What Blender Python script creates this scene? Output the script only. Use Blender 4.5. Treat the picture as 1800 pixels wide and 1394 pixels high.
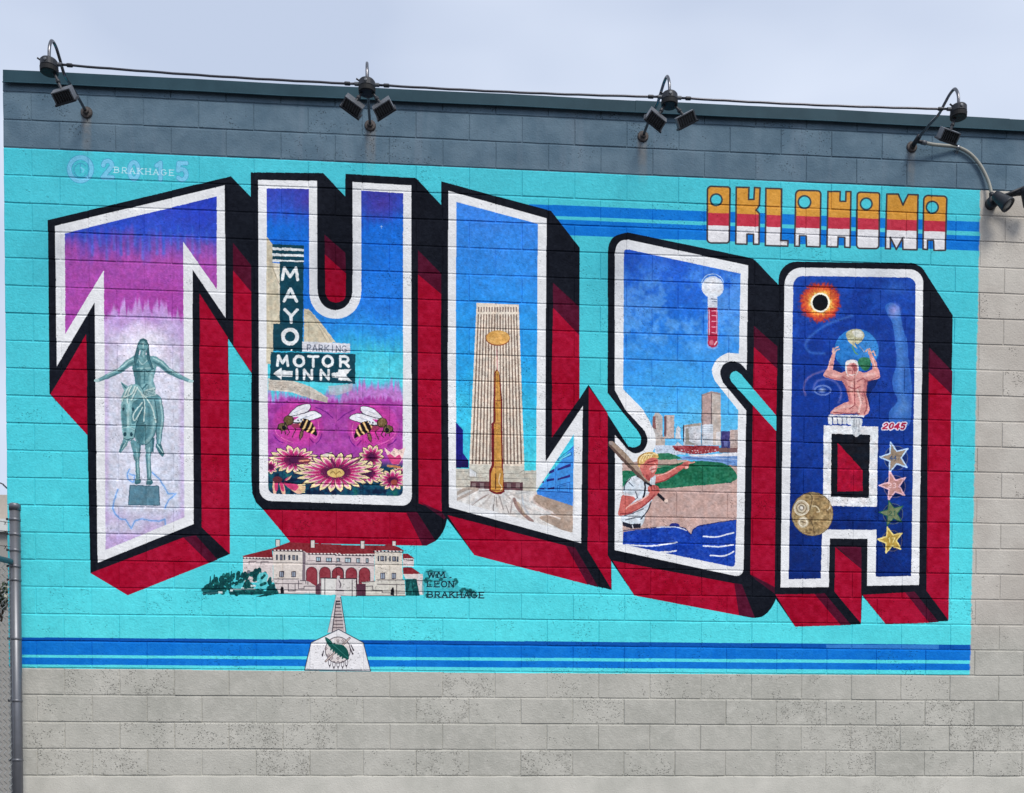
import bpy, bmesh, math, random
import numpy as np
from mathutils import Vector, Matrix
R_ = math.radians
scene = bpy.context.scene
for _o in list(bpy.data.objects): bpy.data.objects.remove(_o)
C = scene.collection

# ------------------------------------------------------------------ camera
# a shift-lens view of the wall (the wall is the plane y = 0, x runs along it, z is up)
BW, RH = 0.4064, 0.2032            # concrete block module
ZB = 2.2                           # height of the mural's lower edge above the ground
FOC, CX, CY = 1800.0, 960.09, 1357.82
ROT = np.array([0.025504735, -0.072349607, 0.001987012]); TR = np.array([-4.048710918, -0.789152874, 7.714590320])
th = np.linalg.norm(ROT); k_ = ROT / th
K_ = np.array([[0, -k_[2], k_[1]], [k_[2], 0, -k_[0]], [-k_[1], k_[0], 0]])
RF = np.eye(3) + math.sin(th) * K_ + (1 - math.cos(th)) * K_ @ K_
MW = np.array([[1., 0, 0], [0, 0, -1], [0, 1, 0]])
RW = RF @ MW                       # world (z from the mural edge) -> camera (x right, y down, z forward)
CAMP = -RW.T @ TR; CAMP[2] += ZB
cam_d = bpy.data.cameras.new('camera'); cam = bpy.data.objects.new('camera', cam_d); C.objects.link(cam)
cam_d.sensor_fit = 'HORIZONTAL'; cam_d.sensor_width = 36; cam_d.lens = 36 * FOC / 1800
cam_d.shift_x = -(CX - 900) / 1800; cam_d.shift_y = (CY - 697) / 1800
cam_d.clip_start = 0.05; cam_d.clip_end = 3000
m = Matrix.Identity(4)
for i in range(3):
    m[i][0] = RW[0][i]; m[i][1] = -RW[1][i]; m[i][2] = -RW[2][i]; m[i][3] = CAMP[i]
cam.matrix_world = m
scene.camera = cam

def at(px, py, y):
    """point of the place seen at photo position (px, py), on the plane at depth y"""
    d = RW.T @ np.array([(px - CX) / FOC, (py - CY) / FOC, 1.0])
    s = (y - CAMP[1]) / d[1]
    return Vector(CAMP + d * s)

# ------------------------------------------------------------------ sky and light
SUN_EL, SUN_AZ = 50.0, 24.0        # degrees; azimuth towards +x from the wall's normal (-y)
w = bpy.data.worlds.new('World'); scene.world = w; w.use_nodes = True
nt = w.node_tree; nt.nodes.clear()
out = nt.nodes.new('ShaderNodeOutputWorld'); bg = nt.nodes.new('ShaderNodeBackground')
sky = nt.nodes.new('ShaderNodeTexSky'); sky.sky_type = 'NISHITA'; sky.sun_disc = False
sky.sun_elevation = R_(SUN_EL); sky.sun_rotation = R_(180 - SUN_AZ); sky.air_density = 1.0; sky.dust_density = 3.0
tc = nt.nodes.new('ShaderNodeTexCoord'); mp = nt.nodes.new('ShaderNodeMapping'); mp.inputs['Scale'].default_value = (1.3, 1.3, 3.2)
n1 = nt.nodes.new('ShaderNodeTexNoise'); n1.inputs['Scale'].default_value = 2.6; n1.inputs['Detail'].default_value = 3; n1.inputs['Roughness'].default_value = .45
cr = nt.nodes.new('ShaderNodeValToRGB')
cr.color_ramp.elements[0].position = .30; cr.color_ramp.elements[0].color = (3.35, 3.83, 4.82, 1)
cr.color_ramp.elements[1].position = .72; cr.color_ramp.elements[1].color = (4.7, 5.12, 5.95, 1)
mx = nt.nodes.new('ShaderNodeMix'); mx.data_type = 'RGBA'; mx.inputs[0].default_value = .9
nt.links.new(tc.outputs['Generated'], mp.inputs['Vector']); nt.links.new(mp.outputs[0], n1.inputs['Vector'])
nt.links.new(n1.outputs['Fac'], cr.inputs['Fac'])
nt.links.new(sky.outputs[0], mx.inputs[6]); nt.links.new(cr.outputs[0], mx.inputs[7])
nt.links.new(mx.outputs[2], bg.inputs['Color']); bg.inputs['Strength'].default_value = 0.1
nt.links.new(bg.outputs[0], out.inputs['Surface'])
sd = bpy.data.lights.new('sun', 'SUN'); sd.energy = 1.5; sd.angle = R_(18); sd.color = (1.0, .945, .86)
sun = bpy.data.objects.new('sun', sd); C.objects.link(sun)
sv = Vector((math.sin(R_(SUN_AZ)) * math.cos(R_(SUN_EL)), -math.cos(R_(SUN_AZ)) * math.cos(R_(SUN_EL)), math.sin(R_(SUN_EL))))
sun.rotation_euler = sv.to_track_quat('Z', 'Y').to_euler(); sun.location = (4, -12, 16)
scene.view_settings.view_transform = 'Standard'; scene.view_settings.look = 'None'
scene.view_settings.gamma = 1; scene.cycles.max_bounces = 4; scene.cycles.diffuse_bounces = 2; scene.cycles.glossy_bounces = 2; scene.view_settings.exposure = 0.82

# ------------------------------------------------------------------ the mural, drawn in code on the wall's own plane
U0, V0, TS = -0.02, -0.02, 440.0
TW, TH = int(7.92 * TS), int(3.92 * TS)
A3 = np.array([[1., 0, 0], [0, -1, 0], [0, 0, 1]])
HP = np.array([[FOC, 0, CX], [0, FOC, CY], [0, 0, 1]]) @ np.column_stack([RF[:, 0], -RF[:, 1], TR])   # wall (u,v,1) -> photo
HI = np.linalg.inv(HP)
gu = (U0 + (np.arange(TW) + .5) / TS)[None, :]; gv = (V0 + (np.arange(TH) + .5) / TS)[:, None]
den = HP[2, 0] * gu + HP[2, 1] * gv + HP[2, 2]
PX = ((HP[0, 0] * gu + HP[0, 1] * gv + HP[0, 2]) / den).astype(np.float32)
PY = ((HP[1, 0] * gu + HP[1, 1] * gv + HP[1, 2]) / den).astype(np.float32)
IMG = np.zeros((TH, TW, 3), np.float32); ALPHA = np.zeros((TH, TW), np.float32)
def totex(pts):
    p = np.asarray(pts, float); q = np.column_stack([p, np.ones(len(p))]) @ HI.T
    return (q[:, 0] / q[:, 2] - U0) * TS, (q[:, 1] / q[:, 2] - V0) * TS
def bbox(xs, ys, pad=1):
    return (max(0, int(xs.min() - pad)), min(TW, int(xs.max() + pad + 2)), max(0, int(ys.min() - pad)), min(TH, int(ys.max() + pad + 2)))
def pmask(rings):
    if not isinstance(rings[0][0], (tuple, list)): rings = [rings]
    T = [totex(r) for r in rings]
    xs = np.concatenate([t[0] for t in T]); ys = np.concatenate([t[1] for t in T])
    x0, x1, y0, y1 = bbox(xs, ys)
    if x1 <= x0 or y1 <= y0: return None
    fl = np.zeros((y1 - y0, x1 - x0 + 1), np.int32)
    for X, Y in T:
        for a in range(len(X)):
            xa, ya, xb, yb = X[a], Y[a], X[(a + 1) % len(X)], Y[(a + 1) % len(X)]
            if ya == yb: continue
            if ya > yb: xa, ya, xb, yb = xb, yb, xa, ya
            r = np.arange(max(y0, int(math.ceil(ya - .5))), min(y1, int(math.ceil(yb - .5))))
            if not len(r): continue
            c = np.ceil(xa + (r + .5 - ya) * (xb - xa) / (yb - ya) - .5).astype(int)
            np.add.at(fl, (r - y0, np.clip(c - x0, 0, x1 - x0)), 1)
    return (x0, x1, y0, y1), (np.cumsum(fl, 1)[:, :-1] & 1).astype(np.float32)
def put(bb, mk, col, alpha=1.0, clip=None):
    x0, x1, y0, y1 = bb
    if x1 <= x0 or y1 <= y0: return
    s = (slice(y0, y1), slice(x0, x1))
    if clip is not None: mk = mk * clip[s]
    if callable(col): col = col(PX[s], PY[s])
    else: col = np.asarray(col, np.float32)
    mk = (mk * alpha)[..., None]
    IMG[s] = IMG[s] * (1 - mk) + col * mk
def P(pts, col, alpha=1.0, clip=None):
    r = pmask(pts)
    if r: put(r[0], r[1], col, alpha, clip)
def full(pts):
    z = np.zeros((TH, TW), np.float32); (x0, x1, y0, y1), mk = pmask(pts); z[y0:y1, x0:x1] = mk; return z
def S(pts, wd, col, alpha=1.0, clip=None, soft=.6):
    """brush stroke; wd is a number or one width per point"""
    if not hasattr(wd, '__len__'): wd = [wd] * len(pts)
    xs, ys = totex(pts); pad = max(wd) * 1.6 + soft * 3 + 3
    x0, x1, y0, y1 = bbox(xs, ys, pad)
    if x1 <= x0 or y1 <= y0: return
    X = PX[y0:y1, x0:x1]; Y = PY[y0:y1, x0:x1]; mk = np.zeros(X.shape, np.float32)
    for a in range(max(1, len(pts) - 1)):
        (ax, ay), (bx_, by_) = pts[a], pts[min(a + 1, len(pts) - 1)]
        dx, dy = bx_ - ax, by_ - ay; L2 = dx * dx + dy * dy + 1e-9
        t = np.clip(((X - ax) * dx + (Y - ay) * dy) / L2, 0, 1)
        d = np.hypot(X - ax - t * dx, Y - ay - t * dy)
        ww = (wd[a] + (wd[min(a + 1, len(pts) - 1)] - wd[a]) * t) / 2
        np.maximum(mk, np.clip((ww - d) / soft + .5, 0, 1), out=mk)
    put((x0, x1, y0, y1), mk, col, alpha, clip)
def E(cx, cy, rx, ry, col, rot=0, alpha=1.0, clip=None, n=40):
    c, s = math.cos(rot), math.sin(rot)
    P([(cx + rx * math.cos(t) * c - ry * math.sin(t) * s, cy + rx * math.cos(t) * s + ry * math.sin(t) * c) for t in np.linspace(0, 2 * math.pi, n, False)], col, alpha, clip)
def ring(cx, cy, rx, ry, wd, col, alpha=1.0, clip=None, a0=0, a1=360, n=36):
    S([(cx + rx * math.cos(R_(t)), cy + ry * math.sin(R_(t))) for t in np.linspace(a0, a1, n)], wd, col, alpha, clip)
def G(cx, cy, rx, ry, col, alpha=1.0, clip=None, pw=1.0):
    xs, ys = totex([(cx - rx, cy - ry), (cx + rx, cy + ry), (cx - rx, cy + ry), (cx + rx, cy - ry)])
    x0, x1, y0, y1 = bbox(xs, ys, 2)
    if x1 <= x0 or y1 <= y0: return
    d = np.hypot((PX[y0:y1, x0:x1] - cx) / rx, (PY[y0:y1, x0:x1] - cy) / ry)
    put((x0, x1, y0, y1), np.clip(1 - d, 0, 1) ** pw, col, alpha, clip)
def Z(ox, oy, s):
    def f(*a): return [(ox + a[i] / s, oy + a[i + 1] / s) for i in range(0, len(a), 2)]
    f.s = s; f.x = lambda v: ox + v / s; f.y = lambda v: oy + v / s
    return f
def sm(pts, n=5, closed=True):
    q = []; N = len(pts)
    for i in range(N if closed else N - 1):
        p0, p1, p2, p3 = [pts[(i + k) % N] if closed else pts[min(max(i + k, 0), N - 1)] for k in (-1, 0, 1, 2)]
        for j in range(n):
            t = j / n
            q.append(tuple(.5 * (2 * p1[k] + (p2[k] - p0[k]) * t + (2 * p0[k] - 5 * p1[k] + 4 * p2[k] - p3[k]) * t * t + (3 * p1[k] - p0[k] - 3 * p2[k] + p3[k]) * t ** 3) for k in (0, 1)))
    if not closed: q.append(tuple(pts[-1]))
    return q
def rnd(pts, rad):
    q = []; N = len(pts)
    for i, p in enumerate(pts):
        r = rad.get(i, 0)
        if not r: q.append(p); continue
        a, b = pts[i - 1], pts[(i + 1) % N]
        la, lb = math.dist(a, p), math.dist(b, p)
        A = (p[0] + (a[0] - p[0]) * r / la, p[1] + (a[1] - p[1]) * r / la); B = (p[0] + (b[0] - p[0]) * r / lb, p[1] + (b[1] - p[1]) * r / lb)
        for t in np.linspace(0, 1, 8):
            kk = .5523 + 0  # circle-like cubic
            c1 = (A[0] + (p[0] - A[0]) * kk, A[1] + (p[1] - A[1]) * kk); c2 = (B[0] + (p[0] - B[0]) * kk, B[1] + (p[1] - B[1]) * kk)
            q.append(tuple((1 - t) ** 3 * A[k] + 3 * (1 - t) ** 2 * t * c1[k] + 3 * (1 - t) * t * t * c2[k] + t ** 3 * B[k] for k in (0, 1)))
    return q
rng = np.random.default_rng(7); NT = rng.random((256, 256)).astype(np.float32)
def vn(x, y, sc, sd=0):
    """smooth value noise, 0..1"""
    x = x / sc + sd * 17.3; y = y / sc + sd * 9.7
    xi = np.floor(x).astype(int); yi = np.floor(y).astype(int); fx = x - xi; fy = y - yi
    fx = fx * fx * (3 - 2 * fx); fy = fy * fy * (3 - 2 * fy); a = xi & 255; b = yi & 255; a1 = (a + 1) & 255; b1 = (b + 1) & 255
    return (NT[b, a] * (1 - fx) + NT[b, a1] * fx) * (1 - fy) + (NT[b1, a] * (1 - fx) + NT[b1, a1] * fx) * fy
def lerp3(t, stops):
    """piecewise-linear colour ramp over an array t"""
    xs = [s[0] for s in stops]
    return np.stack([np.interp(t, xs, [s[1][k] for s in stops]) for k in range(3)], -1).astype(np.float32)
# brush lettering: strokes on a unit cell, y down
def _arc(cx, cy, rx, ry, a0, a1, n=12): return [(cx + rx * math.cos(R_(t)), cy + ry * math.sin(R_(t))) for t in np.linspace(a0, a1, n)]
FONT = {'A': [[(0, 1), (.5, 0), (1, 1)], [(.2, .66), (.8, .66)]],
 'B': [[(.1, 0), (.1, 1)], [(.1, 0), (.55, 0)] + _arc(.55, .24, .35, .24, -90, 90) + [(.1, .48)], [(.1, .48), (.6, .48)] + _arc(.6, .74, .38, .26, -90, 90) + [(.1, 1)]],
 'E': [[(.95, 0), (.1, 0), (.1, 1), (.95, 1)], [(.1, .5), (.75, .5)]], 'G': [_arc(.5, .5, .5, .5, -40, -330, 20) , [(.95, .72), (.95, .55), (.6, .55)]],
 'H': [[(.05, 0), (.05, 1)], [(.95, 0), (.95, 1)], [(.05, .5), (.95, .5)]], 'I': [[(.5, 0), (.5, 1)]],
 'K': [[(.08, 0), (.08, 1)], [(.95, 0), (.1, .58)], [(.35, .42), (1, 1)]], 'L': [[(.1, 0), (.1, 1), (.9, 1)]],
 'M': [[(0, 1), (.12, 0), (.5, .75), (.88, 0), (1, 1)]], 'N': [[(.05, 1), (.05, 0), (.95, 1), (.95, 0)]], 'O': [_arc(.5, .5, .5, .5, 0, 360, 28)],
 'P': [[(.1, 1), (.1, 0), (.55, 0)] + _arc(.55, .29, .38, .29, -90, 90) + [(.1, .58)]],
 'R': [[(.1, 1), (.1, 0), (.55, 0)] + _arc(.55, .28, .36, .28, -90, 90) + [(.1, .56)], [(.5, .56), (.95, 1)]],
 'T': [[(0, 0), (1, 0)], [(.5, 0), (.5, 1)]], 'W': [[(0, 0), (.25, 1), (.5, .25), (.75, 1), (1, 0)]], 'Y': [[(0, 0), (.5, .52), (1, 0)], [(.5, .52), (.5, 1)]],
 '.': [[(.4, .97), (.55, .97)]], '0': [_arc(.5, .5, .42, .5, 0, 360, 24)], '1': [[(.2, .18), (.55, 0), (.55, 1)]],
 '2': [_arc(.5, .28, .4, .28, 180, 370, 12) + [(.05, 1), (.95, 1)]], '3': [_arc(.45, .25, .4, .25, 200, 450, 12), _arc(.45, .74, .45, .26, -90, 160, 12)],
 '4': [[(.72, 1), (.72, 0), (.02, .7), (1, .7)]], '5': [[(.9, 0), (.2, 0), (.14, .45)] + _arc(.48, .68, .42, .32, -130, 140, 14)], '7': [[(.05, 0), (.95, 0), (.4, 1)]]}
SERIF = {'B': [(.0, 0), (.0, 1)], 'R': [(.05, 1), (.95, 1)], 'A': [(0, 1), (1, 1)], 'K': [(.08, 0), (.08, 1), (.95, 0), (1, 1)], 'H': [(.05, 0), (.05, 1), (.95, 0), (.95, 1)],
 'E': [(.1, 0), (.1, 1)], 'L': [(.1, 0), (.1, 1)], 'W': [(0, 0), (1, 0), (.5, .25)], 'M': [(0, 1), (1, 1), (.12, 0), (.88, 0)], 'N': [(.05, 1), (.05, 0), (.95, 0)], 'O': [], 'G': [(.95, .55)]}
def text(s, x, y, wd, hg, adv, sw, col, slope=0, shear=0, serif=False, alpha=1.0):
    for ch in s:
        if ch != ' ':
            f = lambda p: (x + p[0] * wd + (1 - p[1]) * shear * hg, y + p[1] * hg + p[0] * wd * slope)
            for st in FONT[ch]: S([f(p) for p in st], sw, col, alpha)
            if serif:
                for p in SERIF.get(ch, []):
                    q = f(p); S([(q[0] - wd * .22, q[1]), (q[0] + wd * .22, q[1] + wd * .44 * slope)], sw * .75, col, alpha)
        x += adv; y += adv * slope
c0 = Z(0, 50, 3.982); c1 = Z(60, 280, 3.6675); c2 = Z(60, 640, 3.32); c3 = Z(430, 280, 3.873); c4 = Z(430, 600, 3.6676); c5 = Z(760, 300, 3.669)
c6 = Z(760, 640, 3.3176); c7 = Z(1040, 390, 3.7667); c8 = Z(1040, 720, 3.6694); c9 = Z(1340, 440, 4.1); c10 = Z(1340, 720, 3.484); c11 = Z(330, 930, 3.2727)
c12 = Z(1200, 300, 3.4615); c13 = Z(160, 580, 3.67); c14 = Z(450, 670, 6.336); c15 = Z(1060, 750, 6.6385); c16 = Z(1390, 480, 4.648); c17 = Z(330, 940, 6.667)
c18 = Z(590, 940, 6.4286); c19 = Z(520, 1040, 9.293); c20 = Z(100, 265, 7.2); c21 = Z(1130, 680, 9.294); c22 = Z(1530, 730, 5.363); c23 = Z(1380, 850, 12.67); c24 = Z(790, 720, 6.335)
BLK, RED, MAR, WHT, TEAL = (17, 21, 31), (158, 8, 44), (78, 14, 40), (226, 227, 229), (20, 66, 82)
def turq(x, y):
    t = np.clip((y - 280) / 900, 0, 1); n = vn(x, y, 60, 1) * .5 + vn(x, y, 22, 2) * .5
    return lerp3(t + (n - .5) * .25, [(0, (74, 191, 206)), (.6, (76, 201, 213)), (1, (88, 216, 224))])
def blu(x, y): return lerp3(vn(x, y, 8, 3) * .6 + vn(x, y, 30, 4) * .4, [(0, (6, 106, 200)), (1, (22, 122, 210))])

# ground colour of the mural and its stripes
MUR = [(0, 240), (2, 262.0), (1724, 331.4), (1722.5, 420), (1716, 750), (1705.5, 1187), (880, 1183.2), (0, 1174)]
P(MUR, turq)
(x0, x1, y0, y1), mk = pmask(MUR); ALPHA[y0:y1, x0:x1] = mk
ALPHA[PY < 700] = np.where(PX[PY < 700] < 1726, 1, 0)
edge = np.clip((1724.5 - (PY - 331) * (19. / 856) - PX + (vn(PX, PY, 5, 9) - .5) * 2.0) / 2.5, 0, 1); ALPHA *= edge
IMG[ALPHA > 0] = np.where((IMG[ALPHA > 0].sum(-1, keepdims=True) > 0), IMG[ALPHA > 0], (75, 195, 214))
def band(ya, yb, x0, x1, col, alpha=1.0): P([(x0, ya(x0)), (x1, ya(x1)), (x1, yb(x1)), (x0, yb(x0))], col, alpha)
for a, b in ((365.4, 384.2), (390.2, 417.4)):
    band(lambda x: a + (x - 1080) * .0395, lambda x: b + (x - 1080) * .0372, 930, 1722, blu)
def bl(yl, yr): return lambda x: yl + (x - 40) * (yr - yl) / 1665 + 2.2 * math.sin(math.pi * (x - 40) / 1665)
band(bl(1120.5, 1133.5), bl(1128, 1143), 36, 1708, (10, 84, 172)); P([(1452, 1133), (1650, 1133.6), (1650, 1142), (1452, 1141)], (90, 160, 225), .55)
band(bl(1126.5, 1142), bl(1151, 1161), 36, 1708, blu); band(bl(1156, 1167), bl(1168, 1178.5), 36, 1708, blu)

def nzc(col, amp=8, sc=6, sd=1):
    c = np.asarray(col, np.float32)
    return lambda x, y: c + ((vn(x, y, sc, sd) - .5) * 2 * amp + (vn(x, y, sc * 5, sd + 3) - .5) * amp)[..., None]
RD, BK, WH, MR = nzc(RED, 9, 7), nzc(BLK, 4, 6), nzc(WHT, 5, 9), nzc(MAR, 6, 7)

# ---------------- T
P(c1(90, 395, 1270, 112, 1450, 300, 1450, 1445, 1405, 1385, 1252, 1158) + c2(1135, 0, 1143, 1110, 548, 1350, 330, 1220, 312, 415, 92, 175), BK)
P(c1(1283, 540, 1410, 698, 1410, 868, 1283, 718), MR); P(c1(1283, 718, 1410, 868, 1410, 1390, 1285, 1200), RD)
P(c1(1068, 868, 1250, 1150, 1253, 1394) + c2(1138, 30, 1143, 1110, 980, 955, 968, 0) + c1(1068, 1394), RD)
P(c1(338, 1128, 343, 1394) + c2(312, 415, 97, 178, 198, 12), RD)
P(c2(330, 1220, 880, 1010, 1030, 1158, 548, 1350), RD); P(c2(872, 1012, 945, 1000, 1072, 1142, 1022, 1162), MR)
P(c1(136, 432, 1230, 170, 1236, 1026, 1022, 712) + c2(932, 935, 372, 1160, 357, 0) + c1(392, 925, 148, 1338), WH)
TIN = c1(200, 480, 1178, 242, 1180, 843, 963, 535) + c2(879, 895, 418, 1085) + c1(455, 1394, 450, 718, 203, 1128)
tcl = full(TIN)
def tcol(x, y):
    st = vn(x, y * .12, 5, 5) - .5; n = vn(x, y, 26, 6) - .5
    t = y + 26 * st + 22 * n - (x - 200) * .05
    c = lerp3(t, [(340, (44, 62, 182)), (400, (48, 78, 192)), (428, (116, 78, 176)), (456, (166, 80, 170)), (505, (168, 74, 166))])
    bd = 528 + 24 * ((x - 252) / 70) ** 2 + (vn(x, y * .05, 3.2, 8) - .5) * 34
    lo = lerp3(y + 40 * n, [(520, (188, 140, 206)), (570, (192, 160, 212)), (605, (202, 190, 218)), (660, (208, 208, 222)), (900, (204, 207, 222)), (945, (188, 164, 208))])
    k = np.clip((y - bd) / 14, 0, 1)[..., None]
    return c * (1 - k) + lo * k
P(TIN, tcol)
for i, xx in enumerate(range(330, 1140, 46)):
    yb = 440 + (i * 37) % 60 - (xx - 330) * .02
    S(c1(xx, yb, xx + 3, yb + 90 + (i * 53) % 90), [2, 5.5], (66, 120, 214), .38, tcl, 3)
for sx in (187, 321): S([(sx, 560), (sx, 920)], 8, (186, 150, 204), .45, tcl, 8)
G(251, 650, 62, 90, (225, 222, 238), .75, tcl, .8); G(251, 612, 48, 52, (244, 244, 250), .9, tcl, .7); G(250, 850, 60, 70, (228, 230, 244), .6, tcl)
for ln in (c13(250, 900, 235, 930, 240, 965, 275, 985, 285, 940, 250, 930), c13(175, 1030, 152, 1100, 140, 1150, 160, 1190, 188, 1220, 225, 1225, 262, 1282, 285, 1232, 330, 1220, 375, 1230, 440, 1235, 478, 1222, 482, 1262), c13(395, 920, 440, 960, 478, 1020, 500, 1058, 548, 1058, 500, 1100, 478, 1150)):
    S(ln, 4.5, (140, 186, 236), .35, tcl, 3); S(ln, 1.9, (88, 146, 222), .7, tcl, 1)
ST, SH, SL, SX = nzc((112, 158, 164), 9, 4), (62, 106, 116), (176, 208, 208), (36, 72, 84)
P(c13(253, 1003, 438, 1008, 445, 1132, 243, 1130), nzc((92, 132, 150), 7, 5)); S(c13(253, 1003, 438, 1008, 445, 1132, 243, 1130, 253, 1003), 1.2, (50, 82, 100))
# rider with open arms on a standing horse
HB, HH = nzc((98, 144, 152), 9, 4), nzc((130, 174, 178), 8, 4)
def o_(pts, wd=1.1, al=.8): S(pts, wd, SX, al)
P(c13(392, 690, 412, 700, 404, 790, 384, 790), SH); P(c13(298, 720, 324, 730, 320, 800, 304, 800), SH)
for pts in (c13(258, 715, 312, 735, 318, 800, 312, 830, 316, 960, 296, 966, 290, 850, 276, 810), c13(352, 722, 398, 705, 394, 780, 384, 820, 390, 962, 368, 968, 360, 850, 354, 800)):
    P(sm(pts, 3), HB); S(pts[5:8], 2.2, SH, .8); o_(pts[1:5], .9)
S(c13(296, 770, 302, 850, 305, 950), 2, SL, .6); S(c13(378, 760, 374, 850, 380, 950), 2, SL, .6)
for x, y in ((302, 978), (377, 983)): P(sm(c13(x - 18, y + 16, x - 14, y - 16, x + 14, y - 18, x + 20, y + 12)), SH); S(c13(x - 10, y - 12, x + 8, y - 14), 2.2, SL, .8)
P(sm(c13(300, 440, 350, 420, 425, 430, 432, 560, 414, 670, 362, 738, 300, 728, 275, 640)), HB)
P(sm(c13(318, 470, 345, 480, 350, 600, 335, 722, 300, 715, 290, 640)), SH, .75); S(sm(c13(400, 470, 408, 580, 392, 680, 355, 724), 5, False), 4.5, SL, .5, None, 3); S(sm(c13(372, 500, 378, 600, 362, 700), 5, False), 4, SH, .5, None, 3); S(c13(352, 610, 354, 728), 1.2, SX, .7); o_(sm(c13(432, 560, 414, 670, 362, 738, 300, 728), 5, False))
P(sm(c13(405, 425, 452, 440, 470, 560, 462, 650, 452, 738, 426, 738, 420, 640, 424, 560)), HB); S(sm(c13(446, 450, 461, 570, 448, 670, 444, 730), 5, False), 3, SL, .7, None, 1.5); o_(sm(c13(412, 450, 428, 560, 422, 650, 428, 735), 5, False), 1.4); o_(sm(c13(455, 450, 472, 570, 460, 660, 452, 738), 5, False), .9)
P(c13(420, 735, 455, 740, 474, 800, 464, 820, 444, 806, 418, 755), SH); S(c13(430, 742, 464, 792), 2, SL)
P(c13(215, 690, 248, 700, 236, 745, 192, 795, 178, 788, 200, 730), HB); S(c13(210, 735, 186, 785), 2, SH); S(c13(236, 712, 205, 765), 1.5, SL)
P(sm(c13(266, 190, 335, 162, 418, 185, 422, 250, 404, 320, 412, 396, 294, 396, 284, 325)), ST)
P(sm(c13(272, 200, 305, 205, 322, 300, 316, 390, 296, 392, 284, 325, 272, 260)), SH, .7); S(sm(c13(395, 200, 398, 260, 385, 320, 392, 390), 5, False), 5, SL, .5, None, 3); S(c13(346, 250, 343, 375), 1.5, SH); S(sm(c13(292, 258, 318, 270, 342, 258, 370, 268, 408, 252), 5, False), 1.8, SH); S(c13(300, 250, 335, 250), 1.6, SL, .8); S(c13(350, 250, 400, 244), 1.6, SL, .8); S(sm(c13(305, 190, 335, 224, 372, 190), 5, False), 1.5, SL); [S(c13(318, y, 370, y + 2), 1, SH, .7) for y in (300, 325, 350)]
for sg, pts in ((1, c13(286, 196, 240, 220, 190, 262, 110, 300, 45, 326)), (-1, c13(404, 196, 455, 222, 500, 265, 570, 302, 640, 330))):
    S(pts, [15, 13, 10.5, 8.5, 4.5], SX, .5); S(pts, [14, 12, 9.5, 7.5, 4], ST); S([(x, y + 3) for x, y in pts], [4, 4, 3, 2.4, 1], SH, .75, None, 1.5); S([(x, y - 3.2) for x, y in pts[:4]], [2, 2, 2, 1.4], SL, .9)
E(c13.x(38), c13.y(328), 4.6, 2.8, SL); E(c13.x(646), c13.y(332), 4.6, 2.8, SL)
P(c13(302, 90, 316, 62, 340, 55, 364, 68, 372, 95, 382, 195, 404, 252, 392, 258, 362, 190, 356, 120, 318, 120, 305, 190, 288, 245, 280, 180, 295, 130), SH); o_(c13(372, 95, 382, 195, 404, 252)); o_(c13(302, 90, 295, 130, 280, 180, 288, 245))
P(c13(322, 130, 354, 130, 358, 180, 316, 180), HB); P(sm(c13(308, 98, 336, 70, 366, 98, 362, 126, 338, 144, 312, 126)), ST); S(c13(314, 100, 334, 94), 1.6, SH); S(c13(342, 94, 360, 100), 1.6, SH); S(c13(337, 84, 338, 112), 2.4, SL, .9); S(c13(324, 126, 340, 131, 354, 125), 1.2, SX); S(c13(338, 146, 340, 172), 4, SL, .6)
P(c13(333, 392, 412, 372, 420, 424, 350, 436), (180, 206, 204)); [S(c13(343, 402 + 9 * i, 414, 386 + 10 * i), 1.2, SH) for i in range(4)]
P(c13(193, 333, 244, 370, 214, 394), HH); P(c13(372, 341, 347, 398, 306, 388, 330, 352), HH); S(c13(202, 347, 228, 378), 2.2, SH); S(c13(362, 352, 330, 384), 2.6, SH)
hd = sm(c13(202, 420, 245, 362, 302, 355, 337, 402, 334, 490, 294, 600, 276, 692, 240, 716, 210, 692, 194, 560, 197, 480)); P([(x + 1.6, y + .6) for x, y in hd], SX, .7); P(hd, HH)
P(sm(c13(272, 470, 332, 440, 330, 500, 292, 592, 264, 606, 262, 540)), SH, .75); P(sm(c13(204, 500, 226, 490, 232, 640, 206, 640)), SH, .55); S(sm(c13(246, 470, 240, 560, 240, 625), 5, False), 3.4, SL, .8, None, 2)
for q in ((245, 372, 215, 430, 203, 458), (262, 365, 240, 420, 238, 474), (285, 368, 262, 415, 198, 446), (300, 372, 278, 420, 262, 452)): S(sm(c13(*q), 5, False), 3.2, (194, 214, 210)); S(sm([(x + 1.6, y + .6) for x, y in c13(*q)], 5, False), .9, SH)
for q in ((302, 380, 332, 420, 348, 480, 342, 590), (340, 420, 390, 490, 420, 595), (330, 470, 275, 545, 285, 585, 334, 500)): S(sm(c13(*q), 5, False), 2.2, (190, 210, 206))
E(c13.x(221), c13.y(674), 2.8, 3.8, SX); E(c13.x(262), c13.y(674), 2.5, 3.4, SX); S(c13(204, 636, 240, 628, 280, 642), 1.6, SL); E(c13.x(272), c13.y(512), 2.2, 3, SX); E(c13.x(210), c13.y(512), 1.8, 3, SX); S(c13(215, 702, 240, 712, 268, 700), 1.4, SX)

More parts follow.
